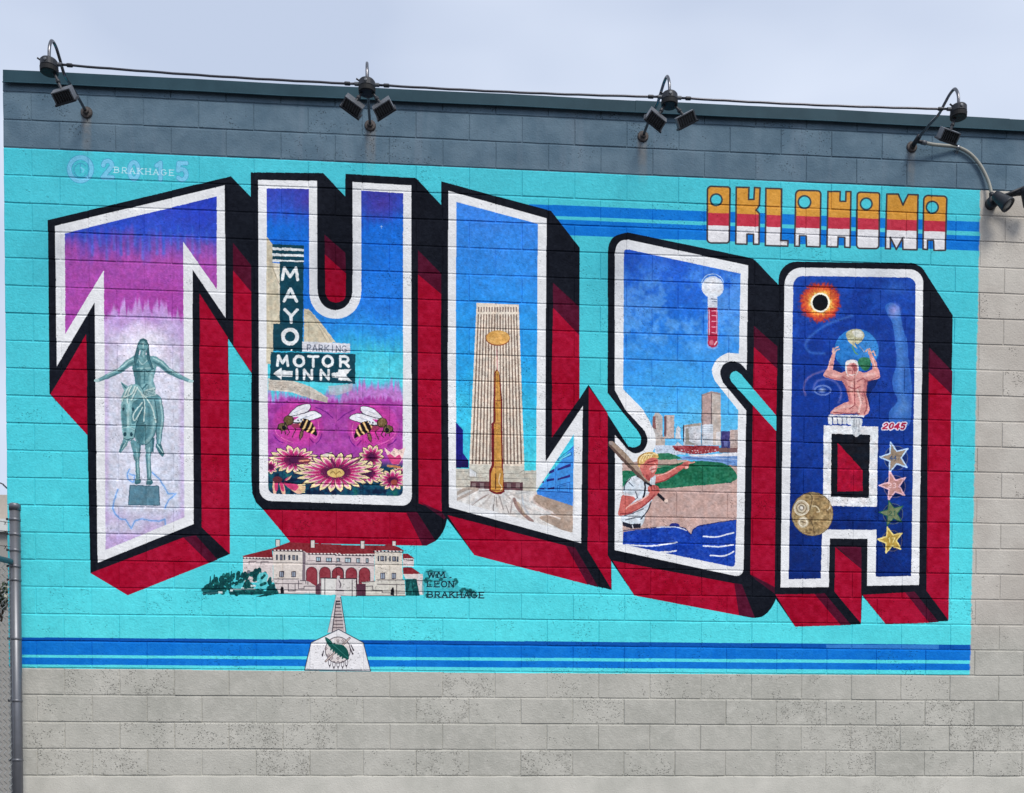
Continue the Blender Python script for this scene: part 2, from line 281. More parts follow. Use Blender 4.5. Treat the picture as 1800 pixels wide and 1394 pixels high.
# ---------------- U
P(c3(42, 92, 535, 97, 685, 255, 687, 102, 1165, 130, 1350, 325) + c4(1310, 0, 1316, 1125) + sm(c4(1305, 1150, 1285, 1215, 1240, 1280, 1170, 1318), 5, False) + c4(300, 1300, 120, 1085, 75, 1040, 52, 985, 45, 900, 45, 0), BK)
P(c3(1180, 620, 1345, 787, 1345, 925, 1180, 785), MR); P(c3(1180, 785, 1345, 925) + c4(1266, 100, 1270, 1098, 1122, 1045, 1117, 0), RD)
P(c4(120, 1085, 1045, 1105, 1150, 1318, 300, 1300), RD); P(c4(1040, 1100, 1110, 1100, 1232, 1288, 1172, 1318, 1148, 1318), MR); P(c4(1122, 1032, 1270, 1098, 1300, 1125, 1290, 1150), MR, .8)
hole_b = sm(c3(497, 885, 503, 930, 525, 980, 565, 1015, 615, 1028, 670, 1015, 710, 978, 730, 930, 735, 885), 4, False)
hole_i = sm(c3(440, 905, 450, 965, 485, 1030, 545, 1073, 615, 1087, 690, 1073, 750, 1030, 785, 965, 795, 900), 4, False)
P(rnd(c3(92, 143, 495, 150) + hole_b + c3(735, 157, 1135, 180) + c4(1078, 1062, 97, 1028), {len(hole_b) + 4: 17, len(hole_b) + 5: 20}), WH)
P(c3(545, 515, 687, 640, 690, 780, 547, 650), MR); P(c3(547, 650, 690, 780) + sm(c3(690, 925, 672, 962, 625, 977, 575, 962, 550, 915), 4, False), RD)
UIN = rnd(c3(150, 200, 438, 205) + hole_i + c3(795, 213, 1080, 235) + c4(1020, 998, 153, 985), {len(hole_i) + 4: 9, len(hole_i) + 5: 12})
ucl = full(UIN)
def ucol(x, y):
    st = (vn(x, y * .06, 3.0, 11) - .5); n = vn(x, y, 30, 12) - .5
    t = y + 18 * n + 16 * st
    c = lerp3(t, [(335, (56, 66, 172)), (372, (46, 84, 190)), (400, (26, 106, 208)), (540, (36, 120, 216)), (590, (44, 146, 220)), (625, (66, 190, 214)), (655, (84, 204, 220))])
    arch = 684 - 20 * np.exp(-((x - 660) / 45) ** 2) + 10 * np.exp(-((x - 545) / 50) ** 2) + st * 26
    k = np.clip((y - arch) / 16, 0, 1)[..., None]; c = c * (1 - k) + np.float32((188, 124, 200)) * k
    ar2 = 704 - 8 * np.exp(-((x - 660) / 40) ** 2) - 8 * np.exp(-((x - 530) / 45) ** 2) + (vn(x, y * .05, 2.4, 13) - .5) * 12
    k = np.clip((y - ar2) / 6, 0, 1)[..., None]; c = c * (1 - k) + lerp3(vn(x, y, 9, 14), [(0, (152, 56, 150)), (1, (180, 82, 172))]) * k
    k = np.clip((y - 812 + 12 * n) / 14, 0, 1)[..., None]
    return c * (1 - k) + lerp3(vn(x, y, 10, 15) * .6 + vn(x, y, 4, 16) * .4, [(0.2, (14, 30, 58)), (.55, (20, 72, 98)), (.9, (28, 104, 96))]) * k
P(UIN, ucol)
G(545, 352, 40, 30, (86, 54, 150), .6, ucl); G(668, 360, 48, 36, (82, 56, 150), .7, ucl); S(c3(922, 461, 940, 461), 1.0, (190, 206, 240), .8); S(c3(931, 452, 931, 472), 1.0, (190, 206, 240), .8)
CR = nzc((204, 194, 170), 6, 5)
P(c3(150, 525, 190, 580, 190, 708, 240, 712, 240, 1125, 200, 1130, 195, 1394, 150, 1394), CR); P(c3(150, 525, 190, 580, 190, 1120, 165, 1000), (188, 178, 156), .7); P(c3(190, 705, 238, 712, 240, 1110, 228, 860), (216, 208, 190)); S(c3(190, 740, 235, 850), 1, (150, 140, 120))
P(c3(405, 1022, 436, 1022, 500, 1090, 625, 1250, 405, 1250), CR); S(c3(415, 1050, 460, 1068, 560, 1240), 1.4, (176, 166, 146)); S(c3(412, 1035, 450, 1045, 590, 1240), 1.2, (182, 170, 148))
P(c4(153, 240, 310, 256, 420, 290, 540, 365, 532, 398, 430, 372, 300, 330, 153, 318), nzc((206, 198, 186), 6, 5)); P(c4(540, 290, 700, 275, 690, 320, 600, 350, 545, 345), (200, 186, 196), .7, ucl)
for i in range(5): S(c4(160, 262 + 11 * i, 300, 274 + 10 * i, 535, 372 + 6 * i), .9, (160, 150, 140), .8)
P(c3(190, 580, 405, 590, 405, 702, 190, 696), TEAL)
for a in (602, 642, 683): P(c3(190, a, 404, a + 10, 404, a + 27, 190, a + 17), (222, 226, 228))
P(c3(240, 698, 403, 702, 395, 1312, 195, 1304, 195, 1122, 240, 1122), nzc(TEAL, 5, 7))
LW = (228, 231, 232)
text('M', *c3(258, 742)[0], 27, 20.5, 0, 5.4, LW, .02); text('A', *c3(270, 882)[0], 22, 22, 0, 5.4, LW, .02); text('Y', *c3(275, 1025)[0], 22, 22, 0, 5.4, LW, .02); E(c3.x(310), c3.y(1209), 16, 15.8, LW); E(c3.x(310), c3.y(1209), 9, 8.8, TEAL); E(c3.x(320), c3.y(1300), 1.5, 1.5, LW)
P(c3(392, 1242, 720, 1257, 718, 1322, 392, 1312), (212, 214, 222)); text('PARKING', *c3(425, 1264)[0], 7.4, 10.4, 10.3, 1.25, (74, 84, 104), .035)
P(c4(170, 70, 715, 85, 713, 277, 165, 250), nzc(TEAL, 5, 7))
y_ = lambda v: c4.y(v)
text('M', c4.x(212), y_(95), 18.5, 17, 0, 4.8, LW, .02); E(c4.x(352), y_(129), 11, 11.2, LW); E(c4.x(352), y_(129), 6, 6.2, TEAL); text('T', c4.x(412), y_(99), 17, 17, 0, 4.8, LW, .02); E(c4.x(537), y_(130), 10.8, 11.2, LW); E(c4.x(537), y_(130), 5.9, 6.2, TEAL); text('R', c4.x(612), y_(99), 17, 17.5, 0, 4.8, LW, .02)
text('I', c4.x(316), y_(186), 12, 15.5, 0, 5, LW); text('N', c4.x(382), y_(186), 15, 16, 0, 4.4, LW); text('N', c4.x(490), y_(188), 15, 16, 0, 4.4, LW)
P(c4(186, 210, 240, 168, 240, 190, 310, 193, 310, 229, 240, 229, 240, 252), LW); P(c4(563, 206, 605, 198, 605, 183, 690, 182, 655, 222, 693, 260, 605, 250, 605, 238, 563, 232), LW)
# bees over blanket flowers
def bee(f):
    q = lambda *a: c14(*[f(a[i], a[i + 1])[j] for i in range(0, len(a), 2) for j in (0, 1)]); g = lambda a, b: q(a, b)[0]
    cx, cy = g(470, 490); G(cx, cy, 46, 44, (206, 58, 150), 1.0, ucl, .45)
    S(sm(q(670, 295, 770, 340, 862, 415), 5, False), 1.3, (104, 24, 124)); S(sm(q(210, 620, 250, 665, 305, 690), 5, False), 1.6, (104, 24, 124)); S(sm(q(735, 590, 715, 650, 670, 700), 5, False), 1.5, (104, 24, 124)); S(q(600, 640, 640, 690), 2, (120, 26, 120))
    P(sm(q(365, 395, 440, 300, 520, 262, 605, 262, 580, 340, 480, 395)), (228, 228, 234)); P(sm(q(415, 470, 520, 360, 640, 332, 728, 375, 715, 405, 600, 442, 480, 470)), (232, 232, 238))
    S(sm(q(365, 395, 440, 300, 520, 262, 605, 262, 580, 340)), 1.1, (50, 40, 60)); S(sm(q(520, 362, 640, 332, 728, 375, 715, 405, 600, 442), 5, False), 1.1, (50, 40, 60)); S(q(430, 350, 540, 300), 1, (170, 176, 190)); S(q(480, 430, 640, 375), 1.4, (176, 182, 196))
    ab = sm(q(455, 440, 540, 418, 620, 458, 668, 545, 676, 612, 630, 590, 545, 560, 485, 515)); P(ab, (26, 20, 30))
    for a4 in ((478, 500, 492, 462, 520, 432), (525, 535, 548, 495, 570, 442), (572, 560, 600, 520, 618, 470), (620, 580, 640, 552, 650, 520)): S(sm(q(*a4), 5, False), [3.6] * 11, (236, 186, 110), 1, None, 1.2); S(sm(q(*a4), 5, False), 1.2, (250, 226, 180), .9)
    P(sm(q(395, 464, 470, 418, 525, 425, 490, 466)), (226, 228, 234)); S(q(395, 467, 490, 466), 1.8, (30, 26, 40)); [E(*g(x, y), 1.4, 1.4, (40, 40, 60)) for x, y in ((470, 440), (505, 432), (520, 450))]
    E(*g(366, 440), 9.4, 9, (58, 46, 42)); E(*g(364, 438), 8, 7.6, nzc((112, 92, 62), 22, 1.8)); E(*g(300, 512), 8.6, 7.4, (48, 38, 38)); E(*g(298, 508), 7, 6, nzc((102, 84, 58), 20, 1.8)); E(*g(312, 522), 4, 4.6, (24, 24, 32)); ring(*g(312, 522), 4.2, 4.8, 1, (140, 122, 84)); S(q(255, 485, 243, 535), 1.6, (50, 38, 40)); S(q(330, 462, 320, 492), 1.3, (34, 30, 34))
    for a4 in ((400, 500, 445, 540, 405, 625), (350, 520, 378, 570, 350, 605), (290, 548, 282, 588), (320, 545, 330, 590)): S(q(*a4), 1.5, (60, 42, 48))
    P(q(500, 540, 535, 555, 524, 620, 490, 670, 478, 610), (60, 44, 50)); P(q(505, 560, 525, 570, 515, 615, 492, 650, 488, 605), (122, 92, 76)); P(sm(q(400, 485, 470, 474, 485, 520, 420, 525)), (150, 56, 84), .85)
    S(sm(q(215, 540, 240, 600, 320, 650, 420, 690), 5, False), 1.4, (236, 130, 190), .7); S(sm(q(690, 440, 700, 560, 660, 640, 610, 600), 5, False), 1.4, (236, 130, 190), .7)
bee(lambda a, b: (a, b)); bee(lambda a, b: (1772 - a, b + 26))
rf = random.Random(5)
def flower(cx, cy, rx, ry, n, a0=0, a1=360, inn=.32, tip=(240, 222, 168)):
    N = n
    def star(k, kin, jit=0): 
        pts = []
        for i in range(N):
            t = R_(a0 + (a1 - a0) * i / N); t2 = R_(a0 + (a1 - a0) * (i + .5) / N); j = 1 + jit * (((i * 7919) % 13) / 13 - .5)
            pts += [(cx + rx * k * j * math.cos(t), cy + ry * k * j * math.sin(t)), (cx + rx * kin * math.cos(t2), cy + ry * kin * math.sin(t2))]
        return c14(*[v for p in pts for v in p])
    def petal(i, k0, k1, wd, col, al=1):
        t = R_(a0 + (a1 - a0) * i / N + ((i * 7919) % 11 - 5) * .5); j = 1 + .16 * (((i * 104729) % 13) / 13 - .5); h = R_((a1 - a0) / N) * wd
        q = []
        for tt_, kk in ((t - h * .55, k0), (t - h * .5, k0 + (k1 - k0) * .55), (t - h * .22, k0 + (k1 - k0) * .85), (t, k1), (t + h * .22, k0 + (k1 - k0) * .85), (t + h * .5, k0 + (k1 - k0) * .55), (t + h * .55, k0)): q += [cx + rx * kk * j * math.cos(tt_), cy + ry * kk * j * math.sin(tt_)]
        P(c14(*q), col, al, ucl)
    for ph in (0, 1):
        for i in range(ph, N, 2):
            petal(i, .2, 1.10, 1.42, (52, 22, 62), .95); petal(i, .2, 1.05, 1.22, tip); petal(i, .2, .88, 1.15, (232, 172, 190)); petal(i, .2, .74, 1.1, (208, 78, 136)); petal(i, .2, .58, 1.05, (184, 40, 104))
            t = R_(a0 + (a1 - a0) * i / N); S(c14(cx + rx * .35 * math.cos(t), cy + ry * .35 * math.sin(t), cx + rx * .85 * math.cos(t), cy + ry * .85 * math.sin(t)), .9, (160, 36, 100), .6, ucl)
    for i in range(N * 2): t = R_(180 * i / N); S(c14(cx + rx * .2 * math.cos(t), cy + ry * .2 * math.sin(t), cx + rx * (inn + .1) * math.cos(t), cy + ry * (inn + .1) * math.sin(t)), 1.5, (70, 20, 60), .8, ucl)
    E(c14.x(cx), c14.y(cy), rx * inn * .8 / 6.336, ry * inn * .8 / 6.336, (74, 22, 62), 0, .95, ucl)
flower(1600, 1030, 90, 70, 11); flower(430, 880, 275, 150, 17); flower(160, 960, 95, 80, 9); flower(1290, 850, 140, 135, 11); flower(1240, 1030, 210, 125, 14)
flower(890, 1015, 415, 215, 22, inn=.3); flower(1525, 1105, 165, 115, 12, inn=.26)
E(c14.x(890), c14.y(1025), 15, 8, (222, 188, 116), 0, 1, ucl); S(c14(830, 1030, 860, 1010, 890, 1040, 930, 1010, 950, 1030), 1.6, (140, 100, 50), .8, ucl); E(c14.x(540), c14.y(888), 11, 5, (108, 50, 66), 0, 1, ucl); S(c14(490, 892, 590, 884), 2.4, (224, 150, 120), 1, ucl); E(c14.x(1540), c14.y(1130), 6, 5, (150, 70, 60), 0, 1, ucl)
P(c14(1430, 742, 1500, 800, 1540, 745, 1590, 770, 1664, 742, 1630, 870, 1590, 930, 1520, 930, 1470, 850), (236, 206, 196)); P(c14(1455, 830, 1500, 810, 1545, 850, 1600, 815, 1625, 860, 1590, 928, 1520, 928), (206, 72, 128)); S(c14(1470, 945, 1600, 960), 4, (196, 130, 86), 1, ucl)
for a in ((190, 1120, 240, 1120, 225, 1260, 195, 1250), (260, 1130, 310, 1150, 330, 1262, 295, 1255), (310, 1140, 430, 1150, 555, 1180, 500, 1255, 430, 1240), (330, 1110, 400, 1050, 370, 1100)): P(sm(c14(*a)), (226, 176, 150), 1, ucl); P(sm([((p[0] * 3 + c14.x(270)) / 4, (p[1] * 3 + c14.y(1110)) / 4) for p in c14(*a)]), (200, 62, 112), 1, ucl)
for i in range(5): S(c14(470 + 10 * i, 1160 + 20 * i, 545, 1150 + 22 * i), 2, (238, 216, 160), 1, ucl)
E(c14.x(240), c14.y(1098), 8.5, 5.5, (96, 40, 52), 0, 1, ucl); S(c14(840, 870, 890, 960), 3, (104, 30, 84), .9, ucl); S(c14(1150, 870, 1000, 960), 3, (104, 30, 84), .9, ucl)
P(c14(740, 820, 850, 790, 800, 850, 760, 850), (214, 206, 190), 1, ucl); S(c14(780, 800, 850, 810), 1.4, (40, 30, 50), 1, ucl)

# ---------------- L
P(c5(58, 72, 765, 262, 950, 500) + c6(857, 0, 857, 205, 910, 122, 1032, 303, 1045, 1318, 245, 1115, 88, 905, 55, 865, 50, 0), BK)
P(c5(778, 725, 947, 880, 947, 1062, 778, 885), MR); P(c5(778, 885, 947, 1062) + c6(857, 0, 857, 203, 697, 430, 697, 0), RD)
P(c6(912, 135, 1032, 305, 1043, 1312, 905, 1085), RD); P(c6(88, 882, 780, 1060, 905, 1286, 245, 1115), RD); P(c6(778, 1060, 832, 1070, 967, 1301, 905, 1286), MR)
P(c5(103, 132, 737, 310) + c6(660, 0, 660, 570, 877, 245, 867, 1045, 97, 835, 90, 0), WH)
LIN = c5(155, 205, 680, 345) + c6(610, 0, 604, 745, 825, 410, 818, 985, 142, 800, 137, 0); lcl = full(LIN)
P(LIN, lambda x, y: lerp3(y + 30 * (vn(x, y, 24, 21) - .5), [(350, (60, 128, 222)), (520, (46, 140, 224)), (640, (44, 158, 222)), (720, (56, 184, 220)), (830, (76, 208, 222))]))
P(c6(137, 340, 178, 385, 178, 520, 210, 565, 212, 606, 137, 606), (34, 34, 132)); [S(c6(x, 372, x, 600), 1.2, (20, 18, 84)) for x in (146, 156, 167)]; P(c6(137, 560, 212, 560, 212, 606, 137, 606), (26, 20, 78))
P(c6(137, 610, 215, 612, 535, 622, 606, 622, 604, 745, 138, 725), nzc((194, 190, 178), 6, 6)); P(c5(285, 855, 557, 865) + c6(537, 612, 215, 600), nzc((226, 213, 196), 5, 5)); P(c6(215, 585, 537, 597, 537, 690, 217, 690), nzc((200, 195, 182), 5, 5))
tt = lambda u, y: c5.x(285 + 270 * u) + (c6.x(215 + 322 * u) - c5.x(285 + 270 * u)) * (y - 533.5) / (c6.y(595) - 533.5)
for i in range(15):
    u = .055 + .89 * i / 14
    S([(tt(u, 541), 541), (tt(u, 548), 548)], 2.0, (120, 102, 98)); P([(tt(u - .0145, 553), 553), (tt(u + .0145, 553), 553), (tt(u + .0145, 816), 816), (tt(u - .0145, 816), 816)], (128, 108, 98))
P(c24(232, 800, 818, 812, 818, 905, 232, 875), (96, 66, 72)); [P(c24(x, 820, x + 45, 822, x + 45, 880, x, 872), (150, 134, 132), .7) for x in (250, 340, 640, 740)]
for a in ((218, 655, 300, 700, 300, 750), (218, 755, 440, 765), (300, 708, 450, 712), (600, 712, 765, 718, 830, 675, 835, 765), (600, 768, 965, 775), (850, 770, 850, 715, 965, 718), (80, 690, 205, 690), (80, 778, 215, 780), (218, 655, 218, 755)): S(c24(*a), .8, (110, 104, 100), .8)
P(c24(222, 655, 298, 702, 298, 748, 225, 745), (224, 224, 224))
P(c6(138, 722, 606, 742, 640, 770, 820, 800, 818, 985, 142, 800), nzc((216, 212, 208), 9, 9), 1, lcl)
[S(sm(c24(480 + 30 * i, 920, 420 + 70 * i, 1010, 300 + 150 * i, 1110), 5, False), 3, (222, 220, 218) if i % 2 else (184, 176, 172), .7, lcl, 2) for i in range(7)]; P(sm(c24(960, 950, 1050, 970, 1250, 1020, 1372, 1075, 1368, 1365, 1150, 1290, 1000, 1200, 1160, 1150, 1000, 1080, 930, 1010)), nzc((170, 150, 136), 10, 4), 1, lcl); S(sm(c24(905, 970, 900, 1040, 980, 1120, 1230, 1215), 5, False), 3, (222, 212, 206), .9, lcl); S(sm(c24(960, 945, 930, 1000, 1010, 1080, 1180, 1170), 5, False), 2.6, (214, 196, 190), .8, lcl)
for a, cc, ww in (((80, 940, 200, 880, 300, 890), (164, 148, 136), 6), ((90, 1000, 230, 930, 310, 890), (176, 160, 150), 5), ((250, 1060, 300, 1020, 430, 940), (150, 130, 124), 4), ((240, 1060, 350, 970, 440, 930), (218, 214, 212), 4), ((720, 1000, 780, 1120, 920, 1245), (140, 110, 104), 6), ((760, 1040, 840, 1180), (186, 160, 140), 4), ((810, 960, 830, 1080, 880, 1160), (184, 190, 196), 3), ((500, 960, 500, 1020), (124, 116, 114), 1.3), ((520, 980, 530, 1080), (124, 116, 114), 1.3), ((560, 970, 600, 1110), (124, 116, 114), 1.3), ((630, 1070, 660, 1150), (124, 116, 114), 1.3), ((490, 1060, 486, 1130), (120, 110, 108), 2), ((700, 1020, 680, 1150), (160, 150, 150), 2.4), ((330, 910, 450, 905), (120, 112, 110), 1.4), ((640, 960, 900, 910), (180, 178, 176), 2)): S(sm(c24(*a), 5, False), ww, cc, .85, lcl)
P(c24(975, 905, 1385, 395, 1375, 1060, 975, 945), (64, 142, 220), 1, lcl); P(c24(975, 905, 1380, 935, 1375, 1075, 975, 945), (58, 128, 214), 1, lcl); S(c24(1200, 560, 1380, 420), .9, (20, 50, 130), 1, lcl); S(c24(1200, 570, 1355, 475, 1355, 510, 1210, 570), .9, (20, 50, 130), 1, lcl); P(c24(1215, 560, 1350, 480, 1350, 505, 1230, 565), (110, 206, 232), 1, lcl)
for a in ((1205, 660, 1350, 600, 1350, 635, 1205, 682), (1205, 770, 1342, 725, 1342, 755, 1205, 788), (1110, 690, 1165, 660, 1165, 695, 1105, 722), (1080, 780, 1165, 765, 1165, 790, 1085, 805), (1000, 815, 1050, 795, 1050, 815, 1010, 825), (1000, 880, 1058, 875, 1058, 892, 995, 892), (1090, 878, 1168, 862, 1168, 886, 1090, 890)): P(c24(*a), (44, 40, 116), 1, lcl)
S(c24(1200, 850, 1340, 810, 1340, 925, 1200, 905, 1200, 850), .9, (30, 70, 150), 1, lcl); S(c24(1225, 905, 1225, 860, 1310, 840, 1310, 920), .8, (30, 70, 150), 1, lcl); S(c24(980, 905, 1375, 930), .9, (20, 50, 120), 1, lcl); S(c24(1180, 610, 1180, 900), .7, (40, 90, 180), .8, lcl)
GO, GD = nzc((202, 150, 78), 9, 4), (112, 34, 40)
S(c5(415, 1150, 420, 1320), 1.6, (206, 150, 150)); P(c5(400, 1300, 412, 1285, 428, 1300, 436, 1394, 396, 1394), GO)
P(c6(362, 52, 376, 30, 390, 50, 407, 210, 407, 345, 412, 600, 420, 745, 400, 760, 360, 758, 332, 740, 332, 620, 345, 590, 343, 350, 358, 335, 358, 215), GD)
P(c6(368, 52, 378, 38, 388, 52, 398, 215, 398, 345, 404, 600, 413, 640, 412, 742, 375, 750, 342, 738, 341, 640, 360, 590, 360, 350, 367, 335, 367, 215), GO)
S(c6(378, 60, 380, 330), 1, (156, 100, 50), .7); S(c6(362, 345, 402, 345), 1, GD); S(c6(345, 600, 408, 602), 1, GD); S(c6(370, 640, 368, 730), 1.4, (80, 36, 34)); S(sm(c6(395, 640, 388, 690, 405, 720, 395, 740), 5, False), 1.5, (240, 216, 180)); S(c6(340, 738, 412, 738), 1.2, (130, 60, 40)); S(c6(364, 215, 400, 215), .9, GD)
E(c5.x(422), c5.y(1082), 21.5, 13.6, (140, 80, 56)); E(c5.x(423), c5.y(1078), 20.5, 12.6, nzc((214, 164, 92), 12, 3))

# ---------------- S
sl = sm(c7(107, 205, 115, 150, 150, 100, 235, 72), 5, False)
P(sl + c7(1070, 245, 1245, 430) + c8(1195, 0, 1190, 1215) + sm(c8(1180, 1240, 1150, 1290, 1100, 1335, 1040, 1345), 4, False) + c8(275, 1200, 130, 985, 103, 940, 103, -105), BK)
P(c7(1073, 690, 1232, 830, 1230, 977, 1073, 830), MR); P(c7(1073, 830, 1230, 977) + c8(1190, 0, 1180, 1150, 1022, 1065, 1038, 0), RD)
P(sm(c7(913, 1035, 922, 1005, 955, 990, 988, 1012), 4, False) + c7(1224, 1288) + c8(1192, 45, 1192, 142) + c7(925, 1062), turq)
P(c8(135, 975, 920, 1122, 950, 1328, 275, 1200), RD); P(c8(918, 1120, 968, 1128, 1052, 1343, 950, 1328), MR); P(c8(1020, 1060, 1180, 1145, 1182, 1190, 1060, 1100), MR, .8)
P(c8(104, -105, 185, 0, 300, 145) + sm(c8(318, 180, 312, 225, 275, 246, 235, 238), 4, False) + c8(103, 32), turq)
P(sm(c7(152, 215, 165, 160, 195, 128, 240, 120), 4, False) + c7(1035, 290, 1025, 985) + sm(c7(985, 940, 930, 924, 875, 945, 850, 1000, 868, 1065), 4, False) + c7(1022, 1250) + rnd(c8(998, 100, 978, 1085, 148, 907), {1: 16})[1:] + c8(150, 165) + sm(c8(235, 262, 280, 284, 335, 262, 360, 200, 342, 140), 4, False) + c8(215, 0) + c7(152, 1115), WH)
SIN = sm(c7(212, 215, 218, 190, 240, 184), 3, False) + c7(985, 345, 975, 875) + sm(c7(900, 868, 830, 910, 795, 985, 815, 1055), 4, False) + c7(970, 1250) + c8(942, 60, 935, 720) + rnd(c8(935, 720, 922, 1018, 200, 870), {1: 6})[1:] + c8(197, 345, 240, 345, 320, 330) + sm(c8(375, 300, 408, 240, 410, 170, 385, 100), 4, False) + c8(330, 0) + c7(208, 1110); scl = full(SIN)
def scol(x, y):
    n = vn(x, y, 40, 31) * .5 + vn(x, y, 14, 32) * .3 + vn(x, y, 5, 33) * .2 - .5
    c = lerp3(y + 70 * n, [(440, (38, 88, 196)), (520, (36, 106, 210)), (600, (46, 132, 220)), (680, (66, 162, 230)), (740, (90, 184, 232))])
    k = np.clip((n + .12) * 3.2 * np.exp(-((y - 545) / 60) ** 2), 0, .45)[..., None]
    return c * (1 - k) + np.float32((120, 178, 236)) * k
P(SIN, scol)
E(c7.x(800), c7.y(435), 19.4, 19.4, (206, 216, 234)); E(c7.x(798), c7.y(438), 17.5, 17.5, nzc((224, 227, 232), 5, 5)); ring(c7.x(800), c7.y(420), 19.6, 19.2, 1.2, (190, 216, 244), 1, None, 190, 350)
P(c7(768, 498, 832, 498, 832, 575, 768, 575), (212, 216, 226)); S(c7(790, 513, 828, 515), 1.2, (70, 84, 110)); S(c7(796, 530, 828, 531), 1, (90, 100, 120)); P(rnd(c7(765, 570, 835, 570, 838, 845, 762, 845), {2: 8, 3: 8}), (150, 176, 226), .6); P(c7(770, 570, 832, 572, 832, 800, 770, 800), (172, 40, 72)); E(c7.x(800), c7.y(800), 8.8, 9, (176, 42, 76))
S(c7(778, 580, 778, 750), 1.6, (222, 190, 206)); [S(c7(796, y, 828, y + 2), 1.6, (226, 170, 190)) for y in (590, 622, 660, 697, 735)]; S(c7(826, 580, 826, 740), 1.2, (226, 160, 182)); S(c7(812, 815, 826, 795), 2, (236, 200, 210)); E(c7.x(793), c7.y(800), 4, 5, (204, 110, 130))
# skyline and ball park
TA, TB, TG = nzc((174, 166, 162), 16, 2.4), nzc((186, 168, 162), 16, 2.4), nzc((190, 192, 198), 18, 2.4)
def Q(x0, y0, x1, y1, col): P(c21(x0, y0, x1, y0, x1, y1, x0, y1), col, 1, scl)
Q(205, 820, 360, 960, (180, 168, 160)); P(c21(160, 490, 205, 425, 265, 425, 320, 490, 320, 860, 205, 860, 165, 700), TA, 1, scl); P(c21(155, 490, 205, 480, 210, 700, 155, 670), (128, 84, 84), 1, scl)
Q(350, 465, 510, 850, TB); Q(345, 480, 385, 810, (110, 80, 84)); P(c21(530, 850, 540, 690, 575, 640, 610, 680, 620, 860), (200, 206, 214), 1, scl); Q(380, 860, 660, 960, (104, 186, 230)); P(c21(520, 960, 560, 900, 640, 960), (214, 214, 222), 1, scl)
P(c21(665, 630, 950, 590, 950, 960, 665, 960), TG, 1, scl); P(c21(665, 632, 950, 592, 950, 640, 670, 660), (166, 152, 140), 1, scl); Q(655, 630, 672, 900, (50, 48, 60)); P(c21(700, 680, 745, 680, 760, 900, 900, 950, 690, 950), (126, 120, 110), .8, scl)
P(c21(960, 130, 1115, 75, 1270, 110, 1270, 960, 960, 960), nzc((190, 178, 170), 8, 3), 1, scl); P(c21(965, 140, 1115, 100, 1115, 640, 965, 640), nzc((180, 154, 150), 8, 3), 1, scl); S(c21(1117, 90, 1117, 640), 1.2, (70, 60, 66), 1, scl); S(c21(962, 130, 962, 960), 1.2, (80, 70, 80), 1, scl); P(c21(965, 130, 1115, 78, 1270, 112, 1270, 140, 1115, 105, 970, 158), (140, 120, 118), .8, scl)
Q(965, 620, 1145, 960, nzc((206, 212, 220), 8, 2.4)); [S(c21(980, y, 1140, y + 2), .7, (150, 158, 170), .8, scl) for y in range(650, 950, 34)]; Q(1190, 740, 1260, 960, (204, 200, 200)); Q(1275, 730, 1420, 1010, nzc((58, 56, 112), 12, 2)); P(c21(1320, 890, 1400, 890, 1390, 980, 1320, 980), (110, 120, 176), .8, scl); Q(1420, 705, 1560, 1040, TB); [S(c21(1430, y, 1550, y), .8, (136, 116, 112), .8, scl) for y in range(740, 1000, 40)]
Q(195, 960, 700, 1110, nzc((196, 206, 222), 22, 2)); Q(1240, 1000, 1560, 1080, (120, 92, 92)); P(c21(480, 970, 700, 962, 1240, 970, 1240, 1060, 1000, 1100, 780, 1105, 520, 1040), nzc((146, 58, 66), 30, 2.2), 1, scl); [E(c21.x(500 + (i * 389) % 720), c21.y(1030 + (i * 83) % 70), .8 + (i % 3) * .4, .7 + (i % 2) * .4, (214, 206, 210), 0, .8, scl) for i in range(26)]
P(c21(720, 1110, 1100, 1110, 1560, 1070, 1560, 1140, 800, 1145), (222, 222, 228), 1, scl); P(c21(500, 1140, 900, 1142, 1560, 1135, 1560, 1290, 1380, 1290, 850, 1200, 500, 1180), nzc((112, 150, 206), 12, 4), 1, scl); S(c21(700, 1160, 1100, 1190, 1500, 1240), 1.4, (60, 90, 150), .8, scl); S(c21(900, 1150, 1540, 1190), 1.2, (190, 204, 228), .8, scl)
P(c8(195, 345, 420, 285, 520, 290, 560, 330, 940, 365, 940, 840, 195, 840), nzc((186, 158, 150), 7, 4), 1, scl); P(c21(230, 1090, 420, 1085, 560, 1130, 640, 1180, 300, 1200, 200, 1180), nzc((48, 118, 88), 10, 3), 1, scl); P(c21(200, 1200, 700, 1195, 800, 1230, 300, 1290), (184, 160, 148), 1, scl); P(c21(240, 1290, 420, 1270, 420, 1330, 240, 1310), (60, 122, 92), .8, scl)
P(sm(c8(195, 400, 300, 400, 420, 380, 600, 340, 760, 335, 880, 360, 938, 430, 900, 468, 760, 490, 560, 508, 380, 505, 195, 500)), nzc((30, 104, 76), 16, 3), 1, scl); S(sm(c8(900, 470, 760, 492, 560, 510, 430, 508), 5, False), 1.2, (20, 50, 50), .8, scl)
P(c8(340, 520, 940, 470, 935, 720, 660, 830, 330, 830), nzc((190, 160, 152), 7, 4), 1, scl)
E(c8.x(533), c8.y(748), 9, 4.2, (34, 42, 120), 0, 1, scl)
P(sm(c8(204, 790, 330, 772, 520, 758, 600, 768, 640, 806), 6, False) + sm(c8(650, 775, 700, 745, 830, 730, 932, 712), 5, False) + c8(930, 1030, 200, 880), nzc((26, 64, 164), 13, 3), 1, scl)
S(sm(c8(206, 782, 330, 768, 520, 755, 600, 768, 640, 806, 660, 770, 720, 745, 930, 712), 6, False), 1.2, (16, 26, 80), 1, scl); S(sm(c8(420, 762, 540, 758, 610, 780), 5, False), 1.8, (216, 220, 232), 1, scl)
